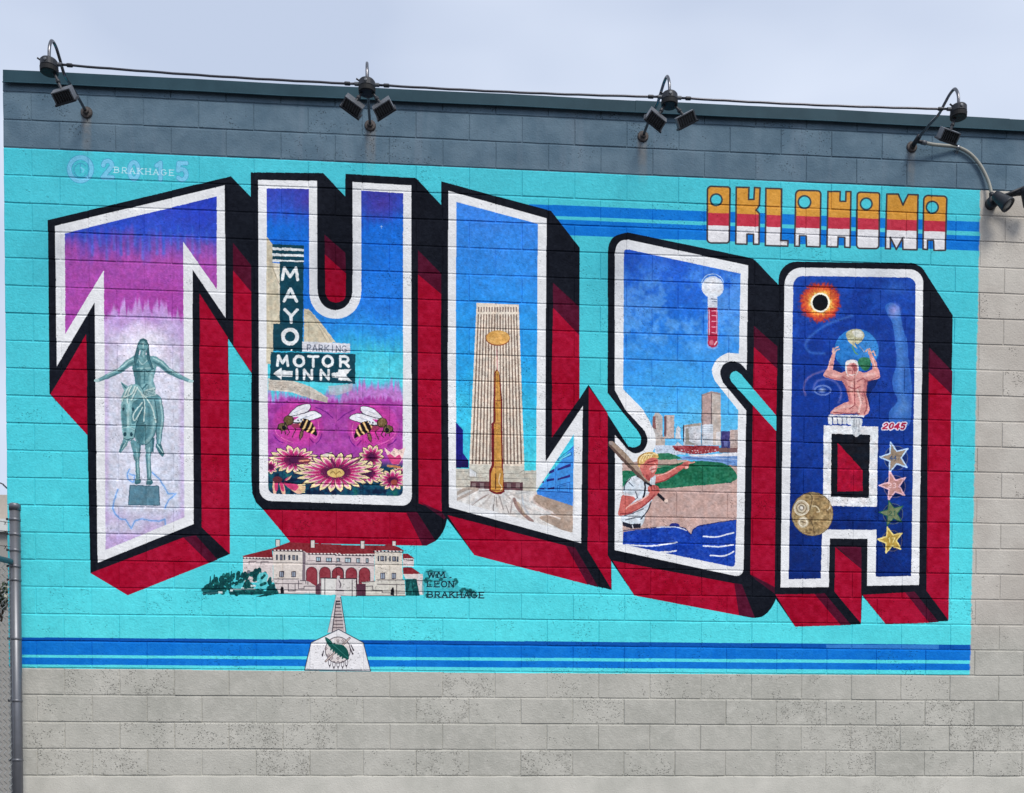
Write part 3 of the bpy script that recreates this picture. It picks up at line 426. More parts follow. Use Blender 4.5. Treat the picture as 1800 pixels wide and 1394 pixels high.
for a in ((720, 818, 800, 822, 915, 795), (720, 880, 820, 885, 915, 872), (765, 940, 850, 945, 915, 918), (215, 872, 380, 880, 550, 858), (440, 928, 500, 918, 545, 910)): S(sm(c8(*a), 6, False), 2.6, (226, 230, 240), 1, scl)
P(c8(215, 875, 400, 915, 520, 915, 440, 930), (224, 226, 230), 1, scl)
# batter pointing his arm, bat on the shoulder
SK, SKD, SKL = nzc((196, 104, 98), 10, 3), (140, 52, 58), (232, 182, 170)
S(c15(640, 790, 735, 880), 5, (26, 26, 36)); E(c15.x(735), c15.y(870), 3.4, 3.2, (232, 206, 192)); S(c15(600, 610, 720, 590, 850, 510, 960, 445), [15, 13, 10, 7], SK); S(c15(600, 665, 720, 630, 860, 545), 2, SKD); S(c15(620, 580, 740, 545, 850, 480), 1.6, SKL); P(c15(930, 425, 985, 405, 1060, 420, 1000, 440, 1000, 480, 960, 500, 920, 470), SK); S(c15(1000, 430, 1065, 420), 2.2, (226, 160, 146)); E(c15.x(975), c15.y(480), 3, 2.6, SKL)
P(sm(c15(230, 760, 250, 680, 310, 600, 400, 575, 540, 610, 610, 570, 605, 670, 570, 870, 500, 1010, 440, 1160, 230, 1130, 225, 1010, 300, 880)), nzc((206, 214, 222), 8, 4)); S(sm(c15(400, 580, 470, 620, 490, 720, 470, 840), 5, False), 3, (24, 26, 38)); S(sm(c15(245, 740, 260, 670, 320, 600), 5, False), 1.6, (40, 44, 58)); S(sm(c15(560, 880, 520, 980, 440, 1080), 5, False), 1.8, (24, 26, 38)); S(c15(380, 760, 400, 830, 360, 860), 1.8, (60, 66, 80))
for a in ((250, 1040, 350, 1010, 470, 960), (260, 1090, 380, 1060, 440, 1060), (300, 650, 350, 700)): S(c15(*a), 1.6, (70, 78, 92))
P(c15(225, 1110, 330, 1140, 440, 1130, 435, 1180, 330, 1190, 230, 1160), (36, 38, 52)); S(c15(340, 1150, 350, 1185), 1.6, (220, 222, 228))
P(c15(60, 220, 65, 185, 105, 168, 130, 185, 260, 310, 540, 640, 545, 680, 500, 670, 380, 560, 210, 390), (96, 76, 70)); P(c15(75, 200, 110, 172, 130, 190, 270, 320, 545, 650, 530, 660, 350, 480, 210, 340), nzc((160, 140, 124), 10, 3)); E(c15.x(92), c15.y(195), 4.4, 3.4, (150, 136, 130), .7)
P(sm(c15(225, 800, 300, 790, 370, 830, 350, 880, 300, 920, 420, 860, 520, 800, 600, 700, 650, 720, 640, 780, 560, 860, 460, 940, 300, 1020, 180, 1035, 190, 940)), SK); S(sm(c15(200, 1020, 320, 1005, 480, 920, 600, 800), 5, False), 2.0, SKD); S(sm(c15(265, 960, 300, 930, 430, 870, 530, 800), 5, False), 2, SKL); P(sm(c15(520, 710, 570, 680, 640, 700, 655, 760, 600, 790, 530, 760)), SK); [S(c15(x, 690, x + 14, 750), 1, SKD) for x in (560, 590, 620)]; S(c15(210, 800, 240, 790, 350, 810, 380, 830), 2.4, (224, 228, 232))
P(sm(c15(430, 470, 470, 440, 560, 420, 620, 450, 620, 520, 560, 590, 540, 640, 480, 590, 450, 540)), SK); P(sm(c15(430, 400, 500, 360, 620, 370, 640, 420, 620, 490, 600, 560, 560, 580, 490, 530, 440, 480)), SK); P(sm(c15(560, 470, 610, 455, 615, 500, 580, 540, 540, 500)), (226, 176, 170), .9); S(c15(520, 420, 560, 410, 620, 400), 2.4, SKD); S(c15(550, 510, 580, 500, 612, 495), 1.4, SKD); E(c15.x(455), c15.y(460), 3, 4.4, (206, 130, 116)); S(c15(600, 430, 625, 460), 1.4, SKL); P(sm(c15(500, 560, 540, 580, 540, 640, 500, 600)), SKD, .6)
HA = nzc((214, 176, 110), 14, 3); P(sm(c15(405, 450, 400, 380, 440, 330, 520, 300, 600, 305, 640, 340, 640, 370, 560, 365, 500, 400, 470, 440, 440, 440, 425, 480)), HA); [S(sm(c15(420 + 34 * i, 420 - 16 * i, 450 + 34 * i, 350 - 8 * i, 500 + 34 * i, 325), 5, False), 1.4, (240, 222, 170)) for i in range(5)]; S(sm(c15(405, 440, 415, 370, 470, 320), 5, False), 1.4, (150, 104, 56))
S(c15(490, 655, 560, 690), 3, (26, 26, 36))

# ---------------- A
P(rnd(c9(118, 82, 1130, 95, 1370, 470) + c10(1155, 0, 1135, 1295, 755, 1315, 610, 1138, 603, 1315, 200, 1330, 75, 1150, 85, 0), {0: 32, 1: 14}), BK)
P(c9(1200, 700, 1367, 872, 1364, 1042, 1198, 880), MR); P(c9(1198, 880, 1364, 1042) + c10(1155, 0, 1138, 1290, 1003, 1110, 1015, 0), RD)
P(c10(450, 838, 605, 842, 605, 978), MR); P(c10(445, 842, 605, 978, 603, 1310, 440, 1115), RD)
P(c10(78, 1132, 320, 1130, 480, 1322, 200, 1330), RD); P(c10(318, 1130, 380, 1125, 542, 1319, 480, 1322), MR); P(c10(612, 1135, 875, 1120, 1020, 1306, 755, 1315), RD); P(c10(873, 1120, 930, 1115, 1077, 1301, 1020, 1306), MR)
P(rnd(c9(160, 125, 1160, 140) + c10(957, 1075, 640, 1080, 643, 793, 412, 790, 405, 1088, 110, 1090), {0: 30, 1: 24}), WH)
AIN = rnd(c9(222, 187, 1105, 198) + c10(910, 1020, 693, 1025, 697, 738, 365, 735, 357, 1035, 160, 1040), {0: 17, 1: 15}); acl = full(AIN)
def acol(x, y):
    n = vn(x, y, 40, 41) * .4 + vn(x, y, 12, 42) * .35 + vn(x, y, 4, 43) * .25 - .5
    return lerp3(y + 420 * n, [(480, (30, 74, 170)), (620, (22, 58, 148)), (760, (20, 56, 144)), (900, (12, 44, 120)), (1020, (10, 36, 104))])
P(AIN, acol)
P(sm(c16(770, 270, 820, 245, 880, 275, 895, 340, 915, 450, 950, 560, 960, 700, 985, 900, 985, 1100, 960, 1250, 830, 1250, 800, 1140, 870, 1050, 835, 950, 830, 850, 860, 760, 855, 600, 830, 420, 790, 340)), (70, 128, 204), .6, acl); G(c16.x(845), c16.y(310), 14, 17, (170, 150, 206), .9, acl); S(sm(c16(860, 330, 880, 500, 900, 700, 890, 900, 930, 1080), 6, False), 12, (110, 164, 222), .35, acl, 10); G(c16.x(900), c16.y(1120), 20, 20, (110, 160, 220), .6, acl); G(c16.x(850), c16.y(120), 30, 18, (60, 110, 190), .6, acl)
S(sm(c16(500, 350, 300, 420, 160, 520, 120, 590, 160, 650, 270, 660), 8, False), 4, (84, 136, 214), .5, acl, 4); S(sm(c16(270, 800, 150, 850, 105, 930, 120, 1000), 8, False), 3.4, (170, 130, 180), .55, acl, 3); S(sm(c16(180, 960, 210, 890, 290, 870, 370, 900, 410, 980, 390, 1060), 8, False), 3.6, (130, 130, 200), .55, acl, 3); ring(c16.x(260), c16.y(960), 14, 8, 3, (150, 170, 226), .6, acl); G(c16.x(255), c16.y(960), 9, 6, (214, 220, 244), .9, acl)
cx, cy = c16(240, 243)[0]
(x0, x1, y0, y1) = bbox(*totex([(cx - 42, cy - 42), (cx + 42, cy + 42), (cx - 42, cy + 42), (cx + 42, cy - 42)]))
X, Y = PX[y0:y1, x0:x1], PY[y0:y1, x0:x1]; rr = np.hypot((X - cx) / 1.06, Y - cy); an = np.arctan2(Y - cy, X - cx)
rr2 = rr + 7 * (vn(an * 6 + 40, rr * .15, .5, 51) - .5) + 4 * (vn(X, Y, 5, 52) - .5)
put((x0, x1, y0, y1), np.clip((37 - rr2) / 6, 0, 1), lerp3(rr2, [(12, (246, 236, 204)), (17, (240, 196, 96)), (22, (224, 118, 58)), (30, (188, 60, 52)), (37, (132, 52, 84))]), 1, acl)
E(cx, cy, 16.8, 17.2, (252, 246, 226)); E(cx, cy, 13.6, 14.3, (16, 18, 24))
gx, gy = c16(535, 632)[0]; E(gx, gy, 38.8, 37.6, nzc((46, 124, 200), 10, 6)); G(gx + 22, gy - 4, 24, 34, (92, 156, 216), .4); G(gx - 4, gy + 26, 36, 18, (24, 70, 140), .6)
P(sm(c16(450, 500, 490, 465, 560, 462, 600, 500, 590, 540, 550, 580, 520, 575, 540, 620, 500, 590, 470, 560)), nzc((186, 182, 150), 22, 2.4)); P(sm(c16(500, 480, 560, 470, 590, 510, 540, 530)), (224, 222, 214), .8); S(c16(500, 600, 520, 650, 545, 665), 2, (90, 150, 96)); P(sm(c16(560, 700, 610, 690, 650, 710, 640, 780, 600, 800, 560, 760, 545, 730)), nzc((46, 112, 80), 12, 3)); S(c16(560, 600, 600, 650), 2, (150, 160, 190), .8); P(sm(c16(350, 750, 420, 800, 340, 860, 330, 800)), (14, 34, 80), .6, acl)
AS, AD, AL = nzc((214, 152, 146), 8, 3), (146, 70, 78), (236, 202, 194)
P(sm(c16(600, 820, 700, 860, 690, 920, 640, 1000, 645, 1100, 600, 1150, 610, 1000)), (10, 24, 70), .6, acl)
S(c16(310, 820, 330, 740, 352, 650), [11, 8.5, 5.5], AS); S(c16(640, 650, 680, 740, 695, 820), [5.5, 8.5, 11], AS)
P(sm(c16(265, 830, 300, 780, 340, 790, 400, 815, 430, 830, 420, 880, 340, 870, 275, 850)), AS); P(sm(c16(560, 830, 620, 810, 665, 790, 715, 790, 720, 860, 640, 880, 590, 880)), AS)
P(sm(c16(400, 830, 450, 800, 540, 800, 610, 830, 620, 880, 615, 960, 600, 1000, 480, 1010, 450, 940, 415, 880)), AS); P(c16(455, 960, 520, 940, 530, 1080, 480, 1060), AS); P(sm(c16(480, 1050, 560, 1060, 560, 1130, 470, 1150, 330, 1155, 340, 1120, 400, 1080)), AS)
P(sm(c16(520, 950, 560, 935, 600, 970, 632, 1060, 638, 1130, 600, 1165, 540, 1150, 530, 1060)), AS); S(sm(c16(420, 860, 455, 940, 475, 1010, 485, 1060), 5, False), 6, AD, .45, None, 4); S(sm(c16(612, 880, 606, 950, 590, 990), 5, False), 7, AD, .5, None, 4); S(sm(c16(350, 1130, 420, 1100, 500, 1085), 5, False), 4, AL, .6, None, 3); S(c16(500, 890, 495, 950), 5, AL, .5, None, 4); S(c16(400, 845, 330, 835), 4, AL, .5, None, 3); S(c16(600, 840, 680, 825), 4, AL, .5, None, 3); S(c16(545, 960, 570, 1060, 552, 1140), 3.5, AL, .8); S(sm(c16(600, 990, 620, 1080, 600, 1150), 5, False), 2.4, AD, .8); S(c16(520, 960, 522, 1080, 480, 1110), 1.6, AD); S(c16(350, 1140, 460, 1150, 560, 1150), 1.6, AD); S(c16(470, 930, 520, 950, 560, 930), 2, AD, .8); S(c16(515, 870, 520, 940), 1.4, AD, .8); S(c16(420, 850, 470, 880, 500, 880), 1.4, AD, .7); S(c16(540, 890, 590, 860, 610, 880), 2, AD, .7); S(c16(455, 840, 500, 850), 2, AL)
S(c16(275, 840, 320, 860, 400, 872), 1.6, AD, .7); S(c16(715, 850, 650, 878, 600, 890), 1.8, AD, .7); S(c16(325, 700, 300, 790), 1.6, AL); S(c16(665, 700, 690, 780), 1.6, AL)
for a in ((345, 655, 360, 615, 385, 605), (350, 660, 375, 630, 395, 625), (340, 650, 345, 615), (645, 650, 625, 625, 612, 640), (650, 650, 640, 620), (655, 655, 672, 640, 690, 675)): S(c16(*a), 2.4, (222, 176, 166))
P(sm(c16(445, 740, 465, 715, 520, 712, 548, 740, 550, 800, 530, 840, 505, 860, 465, 840, 445, 800)), (228, 224, 222)); P(sm(c16(456, 765, 495, 736, 540, 752, 543, 800, 528, 838, 500, 860, 464, 834)), AS); P(sm(c16(495, 745, 536, 757, 538, 800, 510, 800)), AD, .7); S(c16(472, 800, 490, 798), 1.3, AD); S(c16(475, 832, 500, 838, 520, 828), 1.6, (232, 220, 216)); S(c16(500, 800, 498, 825), 1.3, AD)
P(c16(310, 1158, 600, 1165, 595, 1178, 310, 1172), (222, 222, 226)); P(c16(305, 1175, 480, 1182, 480, 1215, 305, 1210), (20, 34, 80)); [P(rnd(c16(x, 1175, x + 34, 1177, x + 34, 1240, x, 1236), {2: 2, 3: 2}), nzc((214, 216, 220), 8, 2)) for x in (303, 343, 381, 420, 457)]
# hole, coin, stars
P(c10(375, 97, 708, 105, 700, 597, 370, 590), WH); P(c10(422, 150, 658, 155, 652, 542, 418, 535), BK); P(c10(460, 203, 613, 372, 613, 500, 458, 503), RD)
P(sm(c16(490, 1190, 575, 1190, 580, 1240, 560, 1320, 525, 1340, 500, 1290)), nzc((206, 210, 214), 14, 2)); [S(c16(x, 1200, x - 4, 1300), 1, (140, 146, 154)) for x in (510, 535, 557)]
cx, cy = c23(602, 680)[0]; E(cx, cy, 37, 38.8, (112, 94, 66)); E(cx, cy, 35.6, 37.4, lambda x, y: lerp3(vn(x, y, 7, 61) * .5 + vn(x, y, 3, 62) * .5, [(.15, (112, 92, 66)), (.5, (156, 132, 92)), (.85, (190, 164, 122))]))
E(*c23(360, 545)[0], 13.6, 14, (196, 184, 160)); ring(*c23(360, 545)[0], 12.6, 13, 1.2, (226, 216, 196)); ring(*c23(360, 550)[0], 8.6, 8.8, 1.8, (136, 116, 90)); E(*c23(365, 545)[0], 5, 5, (120, 108, 96)); E(*c23(365, 545)[0], 3, 3, (206, 198, 186)); E(*c23(395, 865)[0], 10, 10, (190, 176, 148)); ring(*c23(395, 868)[0], 7, 7, 1.6, (226, 218, 200)); S(c23(350, 850, 440, 880), 2, (120, 104, 84)); S(sm(c23(600, 500, 700, 520, 760, 620, 700, 640), 5, False), 2, (220, 204, 170)); S(sm(c23(540, 230, 600, 330, 540, 600), 5, False), 1.6, (96, 78, 58)); S(c23(560, 820, 620, 960, 640, 1100), 1.6, (100, 82, 60)); S(sm(c23(1000, 430, 1000, 520, 950, 590), 5, False), 1.8, (214, 204, 180)); ring(cx, cy, 35, 36.8, 1.1, (170, 150, 116))
def star(cx, cy, r, ri, rot, outl, fill, dark, ow=2.4):
    pts = [(cx + (r if i % 2 == 0 else ri) * math.cos(R_(rot + 36 * i)), cy + (r if i % 2 == 0 else ri) * math.sin(R_(rot + 36 * i)) * 1.04) for i in range(10)]
    E(cx + 2, cy + 1, r * .72, r * .74, (12, 26, 70), 0, .6); ring(cx + 2, cy + 1, r * .76, r * .78, 1.2, dark, .7); P(pts, nzc(fill, 10, 3)); S(pts + pts[:1], ow, outl)
star(*c22(228, 400)[0], 27, 11, 182, (186, 212, 238), (146, 128, 110), (120, 110, 100)); star(*c22(215, 668)[0], 25, 10, 182, (232, 186, 196), (184, 136, 130), (140, 110, 110)); star(*c22(200, 925)[0], 23, 9.5, 184, (34, 88, 72), (112, 124, 92), (120, 116, 96), 1.6); star(*c22(190, 1180)[0], 23, 9.6, 184, (234, 212, 132), (176, 144, 66), (120, 96, 70))
text('44', *c22(180, 385)[0], 5.2, 7, 6.6, 1.2, (52, 74, 116)); text('33', *c22(168, 642)[0], 5.4, 8, 7.6, 1.5, (224, 190, 190)); text('21', *c22(172, 905)[0], 5.4, 7.4, 7, 1.2, (50, 90, 74)); text('17', *c22(165, 1158)[0], 5, 8, 6.6, 1.5, (240, 222, 150))
for sw, cc in ((6.4, (226, 220, 232)), (2.7, (168, 26, 66))): text('2045', *c22(112, 78)[0], 7.6, 9.6, 10.3, sw, cc, 0, .3)

# ---------------- OKLAHOMA
def okl(rings_, holes=()):
    for i, rg in enumerate(rings_):
        def bands(x, y):
            a = 300 + (258 + (x - 1243) * 3.4615 * .0362) / 3.4615; b = 300 + (335 + (x - 1243) * 3.4615 * .0268) / 3.4615
            n = ((vn(x, y, 5, 71) - .5) * 14)[..., None]
            return np.where((y < a)[..., None], np.float32((208, 148, 62)), np.where((y < b)[..., None], np.float32((186, 52, 72)), np.float32((222, 221, 224)))) + n
        P(rg, bands); S(rg + rg[:1], 2.9, (62, 58, 62))
    for hx, hy, hr in holes: E(c12.x(hx), c12.y(hy), hr / 3.46, hr / 3.46, turq); ring(c12.x(hx), c12.y(hy), hr / 3.46, hr / 3.46, 2.9, (54, 66, 74))
okl([rnd(c12(150, 97, 288, 103, 282, 443, 148, 443), {0: 7, 1: 4, 2: 5, 3: 7}), c12(325, 103, 402, 105, 400, 178, 432, 178, 436, 105, 470, 108, 465, 215, 446, 243, 466, 265, 463, 450, 430, 450, 430, 388, 390, 388, 390, 450, 322, 448), c12(505, 110, 602, 113, 597, 428, 640, 428, 638, 462, 502, 458)], [(203, 180, 35)])
okl([rnd(c12(687, 120, 840, 125, 834, 467, 752, 464, 750, 398, 710, 397, 708, 463, 680, 462), {0: 8, 1: 6}), c12(883, 128, 957, 130, 955, 188, 990, 190, 992, 130, 1022, 130, 1017, 470, 985, 468, 985, 407, 945, 405, 942, 467, 876, 465), rnd(c12(1060, 133, 1197, 138, 1192, 477, 1057, 475), {0: 6, 1: 4, 2: 6, 3: 6})], [(740, 193, 38), (1115, 205, 35)])
okl([c12(1240, 145, 1310, 145, 1338, 212, 1370, 148, 1430, 150, 1424, 484, 1338, 482, 1337, 412, 1298, 482, 1262, 408, 1262, 478, 1232, 477), rnd(c12(1465, 153, 1606, 158, 1596, 487, 1527, 487, 1525, 425, 1488, 425, 1487, 483, 1460, 480), {0: 8, 1: 6})], [(1517, 225, 36)])

# ---------------- mansion with steps and shield
MW_, ML, TI = nzc((212, 200, 198), 8, 3), (46, 38, 48), nzc((128, 40, 48), 9, 3)
gr = lambda x, y: lerp3(vn(x, y, 5, 81) * .5 + vn(x, y, 2.2, 82) * .5, [(.2, (10, 54, 60)), (.65, (20, 84, 82)), (.95, (46, 140, 140))])
P(sm(c17(150, 650, 260, 560, 380, 480, 500, 430, 620, 420, 760, 500, 860, 400, 940, 450, 1000, 540, 1060, 690, 800, 720, 400, 690)), (70, 190, 200), .5)
P(c17(650, 255, 1000, 250, 1000, 560, 650, 560), MW_); P(c17(640, 250, 860, 195, 985, 165, 1000, 270, 660, 262), TI); P(c17(1300, 180, 1800, 180, 1800, 690, 1300, 690), MW_); P(c18(0, 180, 440, 190, 440, 690, 0, 690), MW_)
P(c17(1190, 90, 1800, 118, 1800, 222, 1400, 215), TI); P(c18(0, 118, 640, 125, 440, 215, 0, 220), TI); P(c17(1000, 185, 1345, 185, 1345, 560, 1005, 560), nzc((214, 204, 196), 8, 3)); P(c18(440, 190, 752, 190, 758, 560, 445, 560), nzc((210, 202, 190), 8, 3)); P(c17(1345, 190, 1380, 215, 1380, 540, 1345, 540), (120, 108, 116))
P(c17(985, 165, 1200, 85, 1330, 150, 1370, 190, 990, 180), TI); P(c18(420, 175, 530, 130, 600, 105, 720, 145, 778, 185), TI)
P(c18(760, 215, 815, 215, 895, 270, 760, 270), TI); P(c18(760, 270, 885, 275, 882, 360, 760, 360), MW_); P(c18(760, 370, 860, 370, 960, 440, 900, 450, 765, 445), TI); P(c18(765, 445, 985, 445, 1000, 680, 930, 680, 915, 500, 790, 500), MW_)
for f, a, b, y, n in ((c17, 655, 995, 278, 9), (c17, 1000, 1350, 188, 8), (c17, 1420, 1800, 228, 9), (c18, 0, 430, 232, 11), (c18, 430, 760, 192, 8), (c18, 775, 870, 280, 4)):
    S(f(a, y - 2, b, y + (4 if y < 260 else 8)), 2.6, ML); [S(f(a + (b - a) * (i + .5) / n - 6, y - 6, a + (b - a) * (i + .5) / n + 6, y - 4), 2.2, (232, 222, 218)) for i in range(n)]
def win(f, x0, y0, x1, y1, fill=(150, 160, 176)): P(f(x0, y0, x1, y0, x1, y1, x0, y1), ML); P(f(x0 + 8, y0 + 8, x1 - 8, y0 + 8, x1 - 8, y1 - 8, x0 + 8, y1 - 8), fill); S(f((x0 + x1) / 2, y0, (x0 + x1) / 2, y1), .8, ML)
for a in ((1080, 235, 1112, 300), (1225, 240, 1262, 300), (1075, 428, 1130, 500), (1218, 430, 1270, 498)): win(c17, *a)
for a in ((1035, 232, 1058, 298), (1125, 235, 1145, 298), (1180, 240, 1205, 298), (1272, 240, 1292, 302)): P(c17(a[0], a[1], a[2], a[1], a[2], a[3], a[0], a[3]), (66, 72, 84))
for a in ((1505, 262, 1560, 320), (1620, 270, 1690, 322), (1745, 272, 1785, 320)): win(c17, *a, (160, 192, 206))
for a in ((700, 420, 735, 470), (780, 420, 812, 455)): win(c17, *a)
for a in ((720, 312, 805, 345), (860, 318, 945, 345)): S(c17(a[0], a[3], a[0], a[1], a[2], a[1]), 1.1, (90, 74, 80))
for a in ((10, 262, 48, 310), (105, 262, 175, 320), (232, 265, 278, 320), (340, 268, 375, 320)): win(c18, *a, (176, 200, 210))
for a in ((505, 240, 550, 300), (640, 245, 682, 302), (505, 430, 560, 502), (632, 432, 685, 502)): win(c18, *a)
for a in ((475, 240, 493, 300), (558, 242, 575, 302), (606, 245, 622, 304), (692, 248, 712, 308)): P(c18(a[0], a[1], a[2], a[1], a[2], a[3], a[0], a[3]), (58, 66, 80))
S(c17(1380, 348, 1800, 352), 1.3, ML); S(c18(0, 345, 440, 352), 1.3, ML); S(c17(1400, 305, 1800, 318), .8, (110, 96, 104)); S(c18(0, 310, 430, 325), .8, (110, 96, 104))
def arch(f, x0, x1, yt, yb):
    h = (x1 - x0) / 2; pts = f(x0, yb, x0, yt + h, *[v for t in np.linspace(180, 360, 9) for v in ((x0 + x1) / 2 + h * math.cos(R_(t)), yt + h + h * math.sin(R_(t)))], x1, yb); P(pts, nzc((140, 56, 66), 8, 3)); S(pts, .9, ML)
for a in ((1390, 1518), (1545, 1675), (1705, 1830)): arch(c17, a[0], a[1], 378, 600)
for a in ((-40, 90), (115, 242), (265, 390)): arch(c18, a[0], a[1], 372, 600)
P(c17(1005, 520, 1345, 520, 1345, 540, 1410, 545, 1500, 600, 1500, 690, 1050, 690), nzc((206, 196, 194), 8, 3)); P(c18(290, 535, 470, 520, 780, 510, 790, 690, 330, 690, 330, 600), nzc((204, 200, 190), 8, 3))
for a in ((1005, 520, 1300, 520), (1010, 575, 1340, 575), (1300, 540, 1300, 635, 1365, 635, 1365, 605, 1490, 605), (1410, 545, 1410, 585), (1260, 660, 1260, 580), (1180, 575, 1180, 660, 1260, 660), (1060, 692, 1500, 698), (1320, 540, 1385, 540, 1385, 570)): S(c17(*a), 1, ML)
for a in ((465, 512, 780, 512), (470, 560, 780, 566), (345, 585, 420, 580, 420, 628, 525, 632, 525, 655, 780, 660), (285, 540, 440, 530), (0, 690, 790, 692), (690, 570, 690, 690)): S(c18(*a), 1, ML)
P(c17(1555, 505, 1800, 510, 1800, 705, 1560, 705), (216, 214, 210)); P(c18(0, 495, 235, 495, 232, 690, 0, 690), (210, 206, 202)); S(c17(1560, 508, 1800, 514), 1.6, ML); S(c18(40, 498, 236, 498), 1.6, ML); [S(f(x, 510, x, 700), 1.1, ML) for f, x in ((c17, 1562), (c17, 1608), (c18, 188), (c18, 234))]; P(c18(240, 560, 340, 555, 340, 690, 240, 690), (86, 50, 66)); P(c17(1500, 600, 1555, 560, 1555, 705, 1500, 705), (92, 62, 74))
P(sm(c17(1735, 620, 1750, 500, 1770, 480, 1790, 490) + c18(45, 480, 60, 540, 70, 600, 95, 640, 90, 680, 5, 690), 3), (200, 192, 192)); S(c18(40, 520, 60, 560, 50, 600), 1.4, ML); S(c18(0, 632, 95, 634), 1.4, ML)
for f, x0, x1, y0, y1 in ((c17, 1032, 1082, 58, 135), (c17, 1442, 1490, 65, 152), (c18, 282, 328, 70, 158), (c18, 640, 682, 72, 125)): P(f(x0, y0, x1, y0, x1, y1, x0, y1), (212, 206, 200)); S(f(x0, y1, x0, y0, x1, y0, x1, y1), .9, ML)
for p in (c17(1085, 690, 1088, 640, 1100, 605, 1125, 620, 1130, 690), c18(620, 680, 625, 625, 650, 588, 660, 620, 662, 690)): P(p, (22, 22, 30))
rt = random.Random(3)
for i in range(190):
    x = 180 + rt.random() * 850; top = np.interp(x, [180, 300, 380, 500, 620, 700, 860, 950, 1050], [640, 560, 470, 440, 440, 470, 400, 470, 680]); y = top + rt.random() * (690 - top)
    if 820 < x < 940 and 460 < y < 640 and rt.random() < .8: continue
    E(c17.x(x), c17.y(y), 2.2 + 2.2 * rt.random(), 3 + 3 * rt.random(), gr, rt.random())
for a in ((262, 610, 268, 490), (310, 540, 314, 470), (500, 610, 515, 430), (190, 640, 205, 600), (860, 640, 860, 405)): S(c17(*a), [3.4, 1.6], (16, 74, 80))
P(sm(c17(820, 480, 900, 440, 945, 480, 930, 540, 945, 600, 880, 640, 825, 630)), (92, 200, 206), .85); S(c17(870, 510, 900, 480), 4.5, gr); S(c17(860, 590, 910, 570), 5, gr); P(c17(520, 620, 640, 560, 680, 520, 640, 620, 560, 650), (84, 196, 204), .8)
for a in ((740, 590, 800, 615), (630, 618, 660, 645), (498, 635, 530, 665), (358, 665, 410, 688), (530, 645, 800, 632)): P(c17(a[0], a[1], a[2], a[1], a[2], a[3], a[0], a[3]), (216, 226, 226), .9)
P(c17(480, 668, 1060, 660, 1070, 695, 850, 730, 800, 725, 900, 700, 500, 706), gr); S(c17(80, 662, 340, 660), 1.2, (60, 150, 160), .6); S(c17(170, 690, 360, 680), 1.4, (90, 140, 150), .7)
P(c18(785, 505, 915, 500, 950, 690, 795, 690), gr); P(c18(815, 640, 850, 520, 870, 640), (40, 120, 120), .7); S(c18(940, 450, 960, 640), 3, (204, 206, 206)); S(c18(920, 520, 990, 520), 1, ML)
P(sm(c18(1000, 430, 1100, 385, 1230, 395, 1290, 480, 1370, 510, 1390, 590, 1500, 600, 1600, 640, 1560, 700, 1300, 720, 1000, 700)), (44, 150, 160), .55)
for i in range(34):
    x = 1010 + rt.random() * 560; top = np.interp(x, [1010, 1100, 1260, 1290, 1370, 1400, 1600], [450, 400, 400, 480, 500, 600, 640]); E(c18.x(x), c18.y(top + rt.random() * (690 - top)), 2.5 + rt.random() * 2, 2 + rt.random() * 1.5, gr, 0, .75)
for dx, cc, al in ((.9, (120, 214, 222), .8), (0, (14, 44, 56), 1)):
    text('WM.', c18.x(1042) + dx, c18.y(420) + dx, 12.5, 10, 17, 2, cc, .01, 0, True, al); text('LEON', c18.x(1035) + dx, c18.y(525) + dx, 9.2, 10, 12.6, 2, cc, .01, 0, True, al); text('BRAKHAGE', c18.x(1038) + dx, c18.y(645) + dx, 9.2, 9.8, 12.9, 2, cc, .012, 0, True, al)
P(c19(660, 58, 735, 58, 820, 665, 520, 670), nzc((206, 204, 206), 6, 3)); P(c19(670, 90, 725, 90, 790, 650, 600, 650), nzc((190, 176, 176), 6, 3)); S(c19(660, 150, 595, 665), 1.4, ML); S(c19(735, 90, 822, 670), 1.1, ML); S(c19(660, 60, 520, 670), .8, (120, 120, 130))
for y, a, b in ((160, 672, 718), (205, 668, 722), (262, 655, 730), (320, 645, 742), (375, 640, 748), (425, 630, 755), (478, 640, 765), (535, 620, 770), (590, 610, 775)): S(c19(a, y, b, y), 1.2 if y > 210 else 2.4, ML)
SHD = c19(250, 835, 700, 618, 1105, 835, 1222, 1300, 145, 1285); P(SHD, nzc((228, 226, 228), 4, 6)); S(SHD + SHD[:1], 1.3, (40, 48, 64))
cx, cy = c19(688, 955)[0]; E(cx, cy, 22, 23, (214, 206, 204)); ring(cx, cy, 22, 23, 1.1, ML); S(c19(490, 1140, 880, 760), 3.4, ML); S(c19(495, 1135, 875, 765), 2, (206, 190, 182))
P(sm(c19(480, 745, 540, 770, 570, 800, 640, 850, 760, 870, 830, 930, 865, 1010, 860, 1110, 780, 1080, 700, 1030, 640, 980, 560, 910, 520, 860, 490, 800)), (18, 78, 72)); [S(c19(600 + 40 * i, 880 + 26 * i, 625 + 40 * i, 850 + 36 * i), 2.6, (18, 78, 72)) for i in range(6)]; [S(c19(580 + 38 * i, 920 + 28 * i, 575 + 38 * i, 950 + 28 * i), 2.6, (18, 78, 72)) for i in range(6)]; E(*c19(610, 815)[0], 2, 4, (226, 224, 226)); S(c19(500, 770, 850, 1080), .8, (60, 130, 120))
for px_, py_ in ((690, 805), (770, 805), (690, 1090), (590, 1085), (535, 1040), (495, 930)): S(c19(px_, py_ - 22, px_ + 20, py_, px_, py_ + 22, px_ - 20, py_, px_, py_ - 22), .9, (100, 84, 90))
